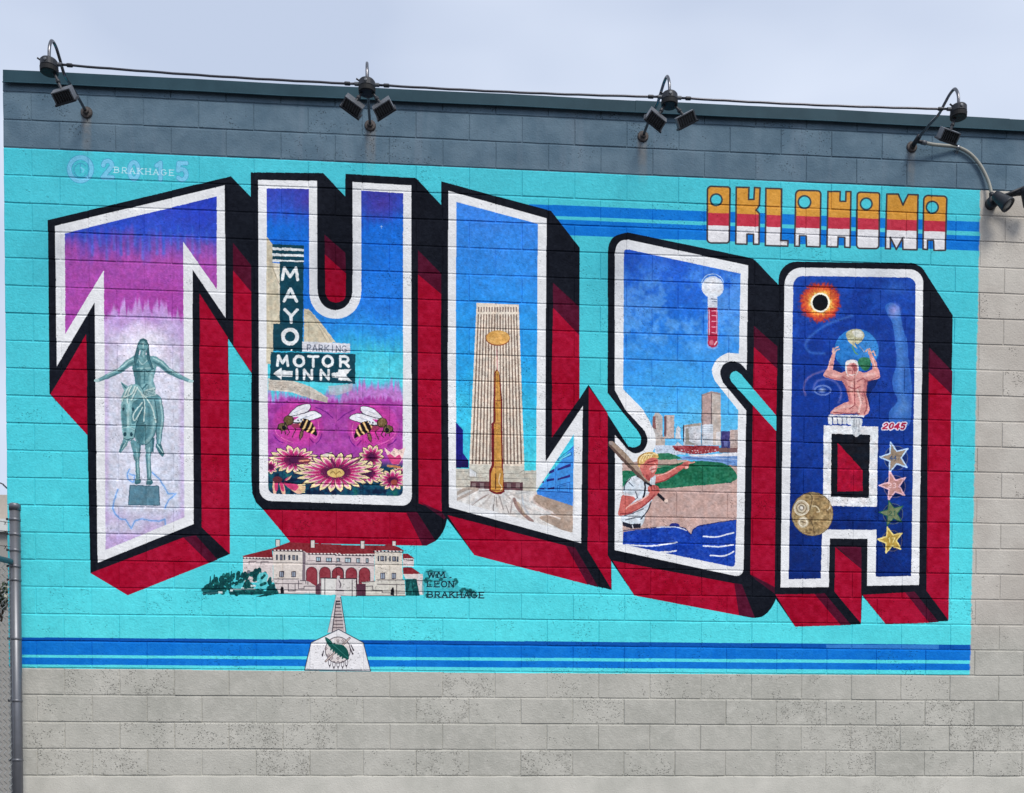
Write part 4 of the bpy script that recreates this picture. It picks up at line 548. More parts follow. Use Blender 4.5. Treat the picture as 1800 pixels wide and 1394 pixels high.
for i, a in enumerate((555, 625, 692, 765, 828)):
    y = 1195 + (12 if 0 < i < 4 else -14); ring(c19.x(a), c19.y(y - 20), 2.3, 5.4, .8, ML); P(c19(a - 14, y + 18, a + 14, y + 18, a, y + 68), ML)
for a in ((455, 965, 435, 1050), (900, 870, 945, 960), (880, 900, 930, 1020)): S(c19(*a), [1, 2.4], ML)
# ---------------- faint year and name
EDG, LT = (66, 142, 186), (120, 198, 228)
cx, cy = c20(302, 238)[0]
ring(cx, cy, 19.6, 20.6, 9, EDG, .8); ring(cx, cy, 19.6, 20.6, 7.4, LT, .9); ring(cx, cy + 2, 11.5, 12, 1.2, EDG, .9, None, 40, 320); S(c20(300, 165, 302, 285), 1.4, EDG, .8); S(c20(400, 110, 400, 340), 1.2, EDG, .8); S(c20(310, 220, 345, 245, 330, 275), 3, LT, .8)
for sw, cc, al in ((8.6, EDG, .85), (7.0, LT, .95)):
    for ch, xx, yy in (('2', 578, 132), ('0', 910, 150), ('1', 1238, 155), ('5', 1518, 160)): text(ch, *c20(xx, yy)[0], 19, 29, 0, sw, cc, .02, 0, False, al)
text('BRAKHAGE', *c20(728, 212)[0], 8.6, 9.6, 13.8, 1.5, (196, 228, 240), .05, 0, True, .85)

# the hand of the painter: slightly wavering edges and dabbed colour inside the pictures
inn_ = np.maximum.reduce([tcl, ucl, lcl, scl, acl]); am = .5 + .35 * inn_ - .35 * lcl
jy, jx = np.mgrid[0:TH, 0:TW]
jx = np.clip(jx + ((vn(PX, PY, 4.5, 101) - .5) * 2 * am + (vn(PX, PY, 1.7, 103) - .5) * am).astype(np.float32).round().astype(np.int32), 0, TW - 1); jy = np.clip(jy + ((vn(PX, PY, 4.5, 102) - .5) * 2 * am + (vn(PX, PY, 1.7, 104) - .5) * am).round().astype(np.int32), 0, TH - 1)
IMG = IMG[jy, jx]; del jx, jy
dab = (vn(PX, PY * .8, 3.2, 105) - .5) * .13 + (vn(PX * .6, PY, 1.6, 106) - .5) * .08 + (vn(PX, PY, 9, 107) - .5) * .11
IMG *= (1 + dab * (.22 + .78 * inn_))[..., None]
hue = (vn(PX, PY, 6, 108) - .5) * inn_ * 9; IMG[..., 0] += hue; IMG[..., 2] -= hue * .5
# brush and roller unevenness of the paint, flecks where it missed the block's pits
fl = vn(PX, PY, 1.6, 91); IMG += ((vn(PX, PY, 3.1, 92) - .5) * 7 + (vn(PX, PY, 90, 93) - .5) * 7)[..., None]
lumi = IMG.mean(-1); f2 = (fl > .965) & (vn(PX, PY, 34, 94) > .5) & (lumi > 60); IMG[f2] *= .86
np.clip(IMG, 0, 255, out=IMG)
buf = np.empty((TH, TW, 4), np.float32); buf[..., :3] = IMG / 255.0; buf[..., 3] = ALPHA
mural_img = bpy.data.images.new('mural_paint', TW, TH, alpha=True, float_buffer=False)
mural_img.alpha_mode = 'CHANNEL_PACKED'
mural_img.pixels.foreach_set(buf.ravel()); mural_img.update(); mural_img.pack()
del buf, IMG, PX, PY

# ------------------------------------------------------------------ materials
GAIN = 1.06
def lin(c): 
    f = lambda v: (v / 255) / 12.92 if v <= 10.3 else (((v / 255) + .055) / 1.055) ** 2.4
    return tuple(f(v) for v in c) + (1,)
class NB:
    """tiny node builder"""
    def __init__(s, name):
        s.mat = bpy.data.materials.new(name); s.mat.use_nodes = True; s.t = s.mat.node_tree; s.t.nodes.clear()
        s.out = s.n('ShaderNodeOutputMaterial'); s.b = s.n('ShaderNodeBsdfPrincipled'); s.l(s.b.outputs[0], s.out.inputs['Surface'])
        s.pos = s.n('ShaderNodeNewGeometry').outputs['Position']
    def n(s, t, **k):
        o = s.t.nodes.new(t)
        for a, b in k.items(): setattr(o, a, b)
        return o
    def l(s, a, b): s.t.links.new(a, b)
    def v(s, sock, x):
        if hasattr(x, 'is_output'): s.l(x, sock)
        else: sock.default_value = x
    def math(s, op, a, b=0.0, c=None, clamp=False):
        o = s.n('ShaderNodeMath', operation=op, use_clamp=clamp); s.v(o.inputs[0], a); s.v(o.inputs[1], b)
        if c is not None: s.v(o.inputs[2], c)
        return o.outputs[0]
    def mix(s, f, a, b, bt='MIX'):
        o = s.n('ShaderNodeMix', data_type='RGBA', blend_type=bt); s.v(o.inputs[0], f); s.v(o.inputs[6], a); s.v(o.inputs[7], b); return o.outputs[2]
    def noise(s, sc, det=2, rough=.5, vec=None, dist=0):
        o = s.n('ShaderNodeTexNoise'); o.inputs['Scale'].default_value = sc; o.inputs['Detail'].default_value = det; o.inputs['Roughness'].default_value = rough; o.inputs['Distortion'].default_value = dist
        s.l(vec if vec is not None else s.pos, o.inputs['Vector']); return o.outputs['Fac']
    def ramp(s, f, a, b, ca=0.0, cb=1.0):
        o = s.n('ShaderNodeMapRange'); o.interpolation_type = 'SMOOTHSTEP'; s.v(o.inputs['Value'], f); o.inputs['From Min'].default_value = a; o.inputs['From Max'].default_value = b; o.inputs['To Min'].default_value = ca; o.inputs['To Max'].default_value = cb
        return o.outputs[0]
    def bump(s, h, dist, strength=1.0, prev=None):
        o = s.n('ShaderNodeBump'); o.inputs['Strength'].default_value = strength; o.inputs['Distance'].default_value = dist; s.l(h, o.inputs['Height'])
        if prev: s.l(prev, o.inputs['Normal'])
        return o.outputs[0]
def simple(name, col, rough=.6, metal=0.0, var=.12, sc=18, bump=.0, bsc=60, spec=.4):
    b = NB(name); n = b.noise(sc, 3); c = b.mix(n, tuple(x * (1 - var) for x in lin(col)[:3]) + (1,), tuple(min(1, x * (1 + var)) for x in lin(col)[:3]) + (1,))
    b.l(c, b.b.inputs['Base Color']); b.b.inputs['Roughness'].default_value = rough; b.b.inputs['Metallic'].default_value = metal; b.b.inputs['Specular IOR Level'].default_value = spec
    if bump: b.l(b.bump(b.noise(bsc, 3), bump), b.b.inputs['Normal'])
    return b.mat

def wall_material():
    b = NB('painted_concrete_block'); sp = b.n('ShaderNodeSeparateXYZ'); b.l(b.pos, sp.inputs[0]); x, z = sp.outputs[0], sp.outputs[2]
    v = b.math('SUBTRACT', z, ZB)
    uv = b.n('ShaderNodeCombineXYZ'); b.l(b.math('DIVIDE', b.math('SUBTRACT', x, U0), TW / TS), uv.inputs[0]); b.l(b.math('DIVIDE', b.math('SUBTRACT', v, V0), TH / TS), uv.inputs[1])
    im = b.n('ShaderNodeTexImage', image=mural_img, extension='CLIP', interpolation='Linear'); b.l(uv.outputs[0], im.inputs[0])
    # one random number per block of the running bond
    row = b.math('FLOOR', b.math('DIVIDE', v, RH)); par = b.math('MULTIPLY', b.math('PINGPONG', row, 1.0), .5)
    colm = b.math('FLOOR', b.math('ADD', b.math('DIVIDE', x, BW), b.math('SUBTRACT', .5, par)))
    wv = b.n('ShaderNodeCombineXYZ'); b.l(row, wv.inputs[0]); b.l(colm, wv.inputs[1])
    wn = b.n('ShaderNodeTexWhiteNoise', noise_dimensions='3D'); b.l(wv.outputs[0], wn.inputs[0]); rb = wn.outputs['Value']
    big = b.noise(1.7, 3, .6); mid = b.noise(14, 3, .65); fine = b.noise(80, 2, .65)
    # bare wall paint
    grey = b.mix(b.ramp(big, .35, .65), lin((168, 167, 159)), lin((181, 179, 171)))
    grey = b.mix(b.ramp(mid, .45, .72, 0, .5), grey, lin((188, 186, 178)))
    grey = b.mix(b.ramp(z, ZB - 4 * RH - .012, ZB - 4 * RH - .006, .8, 0), grey, b.mix(b.ramp(big, .35, .65), lin((164, 163, 156)), lin((176, 174, 167))))
    warm = b.mix(b.ramp(z, ZB + .1, ZB + .6), grey, b.mix(b.ramp(big, .35, .65), lin((178, 172, 164)), lin((190, 185, 177))))
    vs = b.n('ShaderNodeMapping'); vs.inputs['Scale'].default_value = (9, 9, .7); b.l(b.pos, vs.inputs[0])
    streak = b.noise(1.0, 2, .6, vs.outputs[0])
    slate = b.mix(b.ramp(b.noise(4.5, 2, .6), .3, .7), lin((82, 104, 120)), lin((97, 118, 133)))
    slate = b.mix(b.ramp(streak, .52, .75, 0, .35), slate, lin((112, 126, 140)))
    c = b.mix(im.outputs['Alpha'], warm, im.outputs['Color'])
    c = b.mix(b.ramp(b.math('ADD', v, b.math('MULTIPLY', b.math('SUBTRACT', mid, .5), .008)), 19 * RH - .003, 19 * RH), c, slate)
    # rust runs under the four pipe flanges
    rust = None
    for fx, fz in FLANGES:
        dx = b.math('ABSOLUTE', b.math('SUBTRACT', b.math('SUBTRACT', x, fx), b.math('MULTIPLY', b.math('SUBTRACT', streak, .5), .05)))
        a = b.math('MULTIPLY', b.ramp(dx, .012, .05, 1, 0), b.ramp(z, fz - .42, fz - .02, 0, 1)); a = b.math('MULTIPLY', a, b.ramp(z, fz - .01, fz + .02, 1, 0))
        rust = a if rust is None else b.math('MAXIMUM', rust, a)
    c = b.mix(b.math('MULTIPLY', rust, b.ramp(mid, .3, .6, .25, .6)), c, lin((122, 116, 110)))
    # each block takes the paint a little differently; roller unevenness
    patch = b.ramp(b.noise(3.1, 3, .7), .38, .62)
    tint = b.math('ADD', b.math('MULTIPLY', rb, .08), b.math('MULTIPLY', mid, .10)); tint = b.math('ADD', tint, b.math('MULTIPLY', patch, .05)); tint = b.math('ADD', tint, .90)
    tc_ = b.n('ShaderNodeCombineColor'); [b.l(tint, tc_.inputs[i]) for i in range(3)]
    c = b.mix(1.0, c, tc_.outputs[0], 'MULTIPLY')
    # open pits in the block faces, thicker on some blocks
    vo = b.n('ShaderNodeTexVoronoi', feature='F1'); vo.inputs['Scale'].default_value = 92; vo.inputs['Randomness'].default_value = 1
    wp = b.n('ShaderNodeMix', data_type='VECTOR'); wp.inputs[0].default_value = .018; b.l(b.pos, wp.inputs[4])
    nz = b.n('ShaderNodeTexNoise'); nz.inputs['Scale'].default_value = 45; b.l(b.pos, nz.inputs['Vector']); b.l(nz.outputs['Color'], wp.inputs[5]); b.l(wp.outputs[1], vo.inputs['Vector'])
    clus = b.math('ADD', b.noise(7.5, 2, .6), b.math('MULTIPLY', b.math('SUBTRACT', rb, .5), .38))
    low = b.math('MULTIPLY', b.ramp(z, ZB - .3, ZB + .2, .05, -.035), b.ramp(z, ZB - 4 * RH - .01, ZB - 4 * RH, -4, 1))
    dens = b.ramp(b.math('ADD', clus, low), .50, .80)
    vc = b.n('ShaderNodeSeparateColor'); b.l(vo.outputs['Color'], vc.inputs[0])
    pit = b.math('MULTIPLY', b.ramp(b.math('ADD', vo.outputs['Distance'], b.math('MULTIPLY', vc.outputs[1], .22)), .30, .50, 1, 0), b.ramp(b.math('SUBTRACT', b.math('MULTIPLY', dens, .62), vc.outputs[0]), 0, .12))
    c = b.mix(b.math('MULTIPLY', pit, b.math('SUBTRACT', .46, b.math('MULTIPLY', im.outputs['Alpha'], .28))), c, b.mix(.25, lin((46, 46, 46)), c))
    grit = b.math('MULTIPLY', b.math('MULTIPLY', b.ramp(rb, .80, .88), b.ramp(clus, .60, .78)), b.math('MULTIPLY', b.ramp(fine, .46, .58), b.ramp(z, ZB - .05, ZB, .34, 0)))
    c = b.mix(grit, c, lin((112, 110, 104)))
    ga = b.n('ShaderNodeCombineColor'); [setattr(ga.inputs[i], 'default_value', GAIN) for i in range(3)]
    c = b.mix(1.0, c, ga.outputs[0], 'MULTIPLY')
    b.l(c, b.b.inputs['Base Color']); b.b.inputs['Roughness'].default_value = .8; b.b.inputs['Specular IOR Level'].default_value = .07
    nb = b.bump(fine, .0038, .9); nb = b.bump(mid, .004, .7, nb); nb = b.bump(b.math('MULTIPLY', pit, -1), .005, 1.0, nb)
    b.l(nb, b.b.inputs['Normal'])
    return b.mat

# ------------------------------------------------------------------ mesh helpers
def link(o, parent=None):
    C.objects.link(o)
    if parent is not None: o.parent = parent
    return o
def obj(name, data, mat, parent=None, smooth=False, kind=None):
    if isinstance(data, bmesh.types.BMesh):
        me = bpy.data.meshes.new(name); bmesh.ops.recalc_face_normals(data, faces=data.faces[:]); data.to_mesh(me); data.free()
    else: me = data
    if mat and not me.materials: me.materials.append(mat)
    if smooth: me.polygons.foreach_set('use_smooth', [True] * len(me.polygons))
    o = link(bpy.data.objects.new(name, me), parent)
    if kind: o['kind'] = kind
    return o
def thing(name, label, cat, loc=(0, 0, 0), group=None):
    o = bpy.data.objects.new(name, None); C.objects.link(o); o.location = loc; o.empty_display_size = .05; o['label'] = label; o['category'] = cat
    if group: o['group'] = group
    return o
def box(bm, lo, hi, M=None):
    vs = [bm.verts.new((x, y, z)) for x in (lo[0], hi[0]) for y in (lo[1], hi[1]) for z in (lo[2], hi[2])]
    for f in ((0, 1, 3, 2), (4, 6, 7, 5), (0, 4, 5, 1), (2, 3, 7, 6), (0, 2, 6, 4), (1, 5, 7, 3)): bm.faces.new([vs[i] for i in f])
    if M is not None: bmesh.ops.transform(bm, matrix=M, verts=vs)
    return vs
def frame_of(d):
    d = Vector(d).normalized(); u = d.orthogonal().normalized(); return d, u, d.cross(u)
def tube(bm, pts, r, n=10, cap=True):
    pts = [Vector(p) for p in pts]; rs = r if hasattr(r, '__len__') else [r] * len(pts); rings = []; u = None
    for i, p in enumerate(pts):
        d = (pts[min(i + 1, len(pts) - 1)] - pts[max(i - 1, 0)]).normalized()
        u = d.orthogonal().normalized() if u is None else (u - d * u.dot(d)).normalized()
        w_ = d.cross(u); rings.append([bm.verts.new(p + (u * math.cos(2 * math.pi * k / n) + w_ * math.sin(2 * math.pi * k / n)) * rs[i]) for k in range(n)])
    for a, b_ in zip(rings, rings[1:]):
        for k in range(n): bm.faces.new((a[k], a[(k + 1) % n], b_[(k + 1) % n], b_[k]))
    if cap: bm.faces.new(rings[0][::-1]); bm.faces.new(rings[-1])
    return [v for r_ in rings for v in r_]
def lathe(bm, prof, o, axis, n=20):
    """prof: (radius, distance along axis) pairs"""
    d, u, w_ = frame_of(axis); o = Vector(o); rings = []
    for r, t in prof: rings.append([bm.verts.new(o + d * t + (u * math.cos(2 * math.pi * k / n) + w_ * math.sin(2 * math.pi * k / n)) * max(r, 1e-4)) for k in range(n)])
    for a, b_ in zip(rings, rings[1:]):
        for k in range(n): bm.faces.new((a[k], a[(k + 1) % n], b_[(k + 1) % n], b_[k]))
    bm.faces.new(rings[0][::-1]); bm.faces.new(rings[-1])
def spline(pts, n=8):
    q = []; N = len(pts); pts = [Vector(p) for p in pts]
    for i in range(N - 1):
        p0, p1, p2, p3 = pts[max(i - 1, 0)], pts[i], pts[i + 1], pts[min(i + 2, N - 1)]
        for j in range(n):
            t = j / n; q.append(.5 * (2 * p1 + (p2 - p0) * t + (2 * p0 - 5 * p1 + 4 * p2 - p3) * t * t + (3 * p1 - p0 - 3 * p2 + p3) * t ** 3))
    return q + [pts[-1]]
def BM(): return bmesh.new()

# ------------------------------------------------------------------ setting
asphalt = simple('asphalt', (72, 72, 74), .9, 0, .25, 40, .004, 220)
bm = BM(); box(bm, (-400, -400, -.3), (400, 400, 0)); obj('ground', bm, asphalt)['kind'] = 'structure'

FL = [at(153, 199, 0), at(651, 222, 0), at(1130, 241, 0), at(1602, 259.5, 0)]
FLANGES = [(p.x, p.z) for p in FL]
wallm = wall_material()
NCOL = 30; WR = NCOL * BW; TOP = ZB + 21.56 * RH; DEP = 9.0
bld = thing('building', 'long block building with slate blue top band and turquoise mural of giant letters', 'building')
bm = BM(); box(bm, (0.004, -.0008, 0), (WR, .2, TOP)); core = obj('wall', bm, wallm, bld)
core['label'] = 'mortar joints and core of the muralled block wall'
bm = BM(); box(bm, (0.004, .2, 0), (.2, DEP, TOP)); box(bm, (WR - .2, .2, 0), (WR, DEP, TOP)); box(bm, (.2, DEP - .2, 0), (WR - .2, DEP, TOP)); obj('side_wall', bm, simple('side_paint', (96, 114, 130), .8, 0, .08, 6, .003), bld)
bm = BM(); box(bm, (.2, .2, TOP - .45), (WR - .2, DEP - .2, TOP - .30)); obj('roof', bm, simple('roof_membrane', (120, 120, 118), .9), bld)
# blocks: a few shared outlines, every one laid singly
rb_ = random.Random(11)
def block_mesh(name, L, H, seed):
    r = random.Random(seed); gx, gz = .0022, .0044; hx, hz = L / 2 - gx, H / 2 - gz
    o = [(-hx, -hz), (-hx * .35, -hz), (hx * .35, -hz), (hx, -hz), (hx, 0), (hx, hz), (hx * .35, hz), (-hx * .35, hz), (-hx, hz), (-hx, 0)]
    o = [(x + r.uniform(-.0013, .0013), z + r.uniform(-.0015, .0015)) for x, z in o]
    rings = []
    for y, k in ((.02, 0), (-.0022, 0), (-.0058, .0040)):
        rings.append([(x - math.copysign(k, x) * (abs(x) > hx * .8), y, z - (k * 1.6 if z > 0 else -k * .8) * (abs(z) > hz * .8)) for x, z in o])
    vs = [p for r_ in rings for p in r_]; n = len(o); fs = []
    for a in range(2):
        for k in range(n): fs.append((a * n + k, a * n + (k + 1) % n, (a + 1) * n + (k + 1) % n, (a + 1) * n + k))
    fs.append(tuple(range(2 * n, 3 * n)))
    me = bpy.data.meshes.new(name); me.from_pydata(vs, [], fs); me.materials.append(wallm); me.update(); return me
fullm = [block_mesh('block', BW, RH, i) for i in range(7)]; halfm = [block_mesh('half_block', BW / 2, RH, 50 + i) for i in range(3)]
topm = [block_mesh('cut_block', BW, RH * .6, 80 + i) for i in range(3)]; toph = [block_mesh('cut_half_block', BW / 2, RH * .6, 90)]
def vis(x, z):
    p = RW @ (np.array([x, 0, z]) - CAMP); return 900 + 0 * p[0] if False else (CX + FOC * p[0] / p[2], CY + FOC * p[1] / p[2], p[2])
slots = []
for row in range(-4, 22):
    H = RH if row < 21 else RH * .6; zc = ZB + row * RH + H / 2
    xs = [(i + .5) * BW for i in range(NCOL)] if row % 2 else [BW / 4] + [(i + 1) * BW for i in range(NCOL - 1)]
    for i, x in enumerate(xs):
        half = (row % 2 == 0 and i == 0); px, py, d = vis(x, zc); w_ = (BW / 2 if half else BW) * FOC / d
        hpx = RH * FOC / d; seen = px - w_ / 2 < 1800 and py - hpx / 2 < 1394
        x0_ = max(0, px - w_ / 2); x1_ = min(1800, px + w_ / 2); y1_ = min(1394, py + hpx / 2); y0_ = py - hpx / 2
        area = max(0, x1_ - x0_) * max(0, y1_ - y0_) * (.35 if row == 21 else 1)
        slots.append((area, x, zc, half, row))
slots.sort(key=lambda s: -s[0])
rest = BM()
for i, (area, x, zc, half, row) in enumerate(slots):
    me = rb_.choice((toph if half else topm) if row == 21 else (halfm if half else fullm))
    dy = rb_.uniform(-.0013, .0013); rx, rz = rb_.uniform(-.004, .004), rb_.uniform(-.0025, .0025)
    if row < 0: dy *= 1.5; rx *= 1.6
    M = Matrix.Translation((x, dy, zc)) @ Matrix.Rotation(rx, 4, 'X') @ Matrix.Rotation(rz, 4, 'Z') @ Matrix.Rotation(rb_.uniform(-.0016, .0016), 4, 'Y')
    if i < 300:
        o = bpy.data.objects.new('block', me); C.objects.link(o); o.parent = core; o.matrix_local = M
    else:
        n0 = len(rest.verts); rest.from_mesh(me); rest.verts.ensure_lookup_table(); bmesh.ops.transform(rest, matrix=M, verts=rest.verts[n0:])
o = obj('blocks', rest, wallm, core, kind='stuff')
# rendered footing below the lowest course, its upper edge uneven
bm = BM(); r = random.Random(4); xs = [WR * i / 150 for i in range(151)]; zt = ZB - 4 * RH
prof = [(zt - .003 + r.uniform(-.006, .006)) for _ in xs]
rows_ = [[bm.verts.new((x, y, z)) for x, z in zip(xs, zz)] for y, zz in ((.002, [p + .004 for p in prof]), (-.007, [p - .001 for p in prof]), (-.013, [p - .010 for p in prof]), (-.014, [.0] * 151))]
for a, b_ in zip(rows_, rows_[1:]):
    for k in range(150): bm.faces.new((a[k], a[k + 1], b_[k + 1], b_[k]))
bm.faces.new([rows_[0][0], rows_[1][0], rows_[2][0], rows_[3][0], bm.verts.new((0, .002, 0))])
obj('footing', bm, wallm, bld, True)
# folded metal coping in three lengths with a drip lip
copm = NB('coping_paint'); cc_ = copm.mix(copm.ramp(copm.noise(3, 4, .6), .3, .7), lin((34, 62, 74)), lin((44, 73, 85))); copm.l(cc_, copm.b.inputs['Base Color']); copm.b.inputs['Specular IOR Level'].default_value = .15; copm.b.inputs['Roughness'].default_value = .6; copm.l(copm.bump(copm.noise(4, 2), .008, .5), copm.b.inputs['Normal'])
CB, CT = ZB + 21.22 * RH, ZB + 21.68 * RH
seams = [at(5, 130, -.03).x, at(1117, 178, -.03).x, at(1768, 205, -.03).x, WR + .03]
for i in range(3):
    a, b_ = seams[i], seams[i + 1] + (.03 if i < 2 else 0); e = .0022 * (i == 1); bm = BM()
    sec = [(.24, CB), (.24, CT), (-.030 - e, CT + .006 + e), (-.030 - e, CB + .016), (-.044 - e, CB + .003), (-.040 - e, CB), (-.026, CB + .010), (-.020, CB + .05), (.0, CT - .006), (.23, CT - .012), (.23, CB)]
    n = 14; R0 = []
    for k in range(n + 1):
        x = a + (b_ - a) * k / n; wv_ = .0035 * math.sin(x * 2.1 + i) + .002 * math.sin(x * 5.3)
        R0.append([bm.verts.new((x, y + (wv_ if y < -.02 else 0) * .6, z + wv_)) for y, z in sec])
    for A_, B_ in zip(R0, R0[1:]):
        for k in range(len(sec)): bm.faces.new((A_[k], A_[(k + 1) % len(sec)], B_[(k + 1) % len(sec)], B_[k]))
    bm.faces.new(R0[0]); bm.faces.new(R0[-1][::-1]); obj('coping', bm, copm.mat, bld)

# ------------------------------------------------------------------ lamps on the wall
dark = simple('dark_cast_metal', (42, 45, 52), .5, .2, .25, 60, .0006, 200); pipem = simple('weathered_steel_pipe', (104, 105, 110), .26, 1.0, .3, 25); finm = simple('black_heat_sink', (15, 16, 20), .7, .0, .2, 80)
frm = simple('grey_lamp_frame', (96, 100, 106), .45, .3, .2, 40); rustm = simple('rusty_flange', (80, 75, 74), .7, .4, .35, 70, .001, 160); steel = simple('bright_steel', (170, 172, 174), .3, .9, .1)
lensm = simple('lamp_glass', (120, 122, 122), .15, .0, .1, 60)
def head(parent, c, n_, up, sc=1.0):
    """LED flood lamp: finned housing, front frame, glass; shines along n_"""
    f = Vector(n_).normalized(); s = f.cross(Vector(up)).normalized(); u = s.cross(f)
    M = Matrix.Translation(c) @ Matrix(((s.x, u.x, f.x), (s.y, u.y, f.y), (s.z, u.z, f.z))).to_4x4() @ Matrix.Scale(sc, 4)
    bm = BM(); W, Hh, D = .072, .050, .056      # half width, half height, depth
    box(bm, (-W, -Hh + .014, -D), (W, Hh - .014, .010), M); box(bm, (-W - .001, -Hh, -D - .007), (W + .001, Hh, -D), M); box(bm, (-W - .001, -Hh, -D), (-W + .009, Hh, .010), M); box(bm, (W - .009, -Hh, -D), (W + .001, Hh, .010), M)
    h = obj('floodlight_head', bm, frm, parent)
    bm = BM()
    for k in range(7):
        x = -W + .016 + (2 * W - .032) * k / 6; box(bm, (x - .0032, -Hh + .002, -D + .001), (x + .0032, Hh - .002, .009), M)
    obj('heat_sink', bm, finm, h)
    bm = BM(); box(bm, (-W - .010, -Hh - .010, .010), (W + .010, Hh + .010, .022), M); obj('front_frame', bm, dark, h)
    bm = BM(); box(bm, (-W + .006, -Hh + .006, .022), (W - .006, Hh - .006, .0245), M); obj('lens', bm, lensm, h)
    return h, M
def knuckle(parent, a, b_):
    a, b_ = Vector(a), Vector(b_); bm = BM(); d = b_ - a; tube(bm, [a, a + d * .35], .009, 8); lathe(bm, [(.010, 0), (.015, .006), (.015, .020), (.011, .026)], a + d * .35, d, 12); tube(bm, [a + d * .55, b_], .010, 8)
    obj('swivel_arm', bm, dark, parent, False)
def goose(flp, lean, label, heads, ports, elbow=False, out=.69, drop=-.128, ap=.062):
    F = Vector(flp); t = thing('gooseneck_lamp', label, 'wall light', (F.x, F.y, F.z), 'gooseneck lamps over the mural')
    L = lambda d, h: Vector((lean * (d / out) ** 1.3, -d, h))
    bm = BM(); lathe(bm, [(.043, .002), (.043, -.004), (.038, -.011), (.022, -.014), (.020, -.030), (.015, -.032)], (0, -.008, 0), (0, 1, 0), 22); fl_ = obj('flange', bm, rustm, t)
    for k in range(4):
        a = math.pi / 4 + k * math.pi / 2; bm = BM(); lathe(bm, [(.006, 0), (.006, .005)], (math.cos(a) * .032, -.016, math.sin(a) * .032), (0, -1, 0), 6); obj('bolt', bm, rustm, fl_)
    pts = spline([L(0.01, 0), L(.14, .006), L(.30, .008), L(.42, .006), L(.505, ap * .6), L(.575, ap), L(.64, ap - .006), L(.682, ap - .075), L(out, drop + .03)], 7)
    bm = BM(); tube(bm, pts, .0108, 12); obj('gooseneck', bm, pipem, t, True)
    if elbow:
        bm = BM(); tube(bm, [L(.03, 0), L(.13, .012)], .019, 12); tube(bm, [L(.08, .004), L(.08, .004) + Vector((.055, -.01, -.012))], .014, 10); obj('pipe_tee', bm, dark, t, True)
    B = L(out, drop); bm = BM(); lathe(bm, [(.030, .036), (.050, .031), (.057, .022), (.058, -.016), (.055, -.020)], B, (0, 0, 1), 24); jb = obj('junction_box', bm, dark, t)
    bm = BM(); lathe(bm, [(.054, 0), (.060, -.002), (.058, -.030), (.050, -.034)], B + Vector((0, 0, -.0215)), (0, 0, 1), 24); obj('cover', bm, finm, jb)
    bm = BM(); lathe(bm, [(.010, 0), (.010, .006), (.006, .007)], B + Vector((-.004, -.056, .004)), (0, -1, 0), 12); obj('plug', bm, frm, jb)
    bm = BM(); tube(bm, [B + Vector((-.050, -.01, .022)), B + Vector((-.072, -.014, .034))], .006, 8); obj('grounding_screw', bm, dark, jb)
    for sx in ports:
        bm = BM(); tube(bm, [B + Vector((sx * .05, 0, .006)), B + Vector((sx * .085, 0, .006))], .013, 12); obj('conduit_hub', bm, frm, jb)
    for off, n_, up in heads:
        c = B + Vector(off); h, M = head(t, c, n_, up, .92); a = B + Vector((off[0] * .30, off[1] * .3, -.050)); knuckle(t, a, M @ Vector((0, 0, -.040)))
    return t, F + B
G1, B1 = goose(FL[0], 0.0, 'single-headed gooseneck lamp beside the building corner, above the faint year', [((.105, .01, -.215), (.26, .70, -.66), (.0, .8, .5))], (1,), False, .69, -.095, .105)
G2, B2 = goose(FL[1], .044, 'twin-headed gooseneck lamp on the slate band above the letter U', [((-.105, .0, -.165), (-.50, .66, -.56), (0, .8, .5)), ((.125, .0, -.170), (.48, .66, -.58), (0, .8, .5))], (-1, 1))
G3, B3 = goose(FL[2], .076, 'twin-headed gooseneck lamp on the slate band just before the orange lettering', [((-.110, 0, -.170), (-.50, .66, -.56), (0, .8, .5)), ((.125, 0, -.165), (.45, .45, -.77), (0, .8, .5))], (-1, 1))
G4, B4 = goose(FL[3], .05, 'single-headed gooseneck lamp sharing its wall flange with a grey flexible conduit', [((-.075, .02, -.195), (-.22, .62, -.75), (0, .8, .5))], (-1,), True)
def conduit(a, b_, label, bumps):
    a = a + Vector((.075, 0, .006)); b_ = b_ + Vector((-.075, 0, .006)); t = thing('conduit', label, 'conduit', a, 'conduit runs between the lamps'); d = b_ - a
    pts = [d * (k / 24) + Vector((0, 0, -.010 * math.sin(math.pi * k / 24) + .0012 * math.sin(k * 1.9))) for k in range(25)]
    bm = BM(); tube(bm, pts, .0076, 10); p = obj('pipe', bm, simple('dark_conduit', (84, 84, 90), .35, .8, .25, 12), t, True)
    for k in bumps:
        q = d * k + Vector((0, 0, -.012 * math.sin(math.pi * k))); e = d.normalized() * .02; bm = BM(); tube(bm, [q - e, q - e * .8, q + e * .8, q + e], [.0095, .0125, .0125, .0095], 10); obj('coupling', bm, dark, t)
conduit(B1, B2, 'dark conduit from the lamp at the building corner to the lamp above letter U', (.03, .97)); conduit(B2, B3, 'dark conduit spanning between the two twin-headed lamps', (.03, .97)); conduit(B3, B4, 'dark conduit from a twin-headed lamp to the lamp with the flexible conduit', (.03, .97))
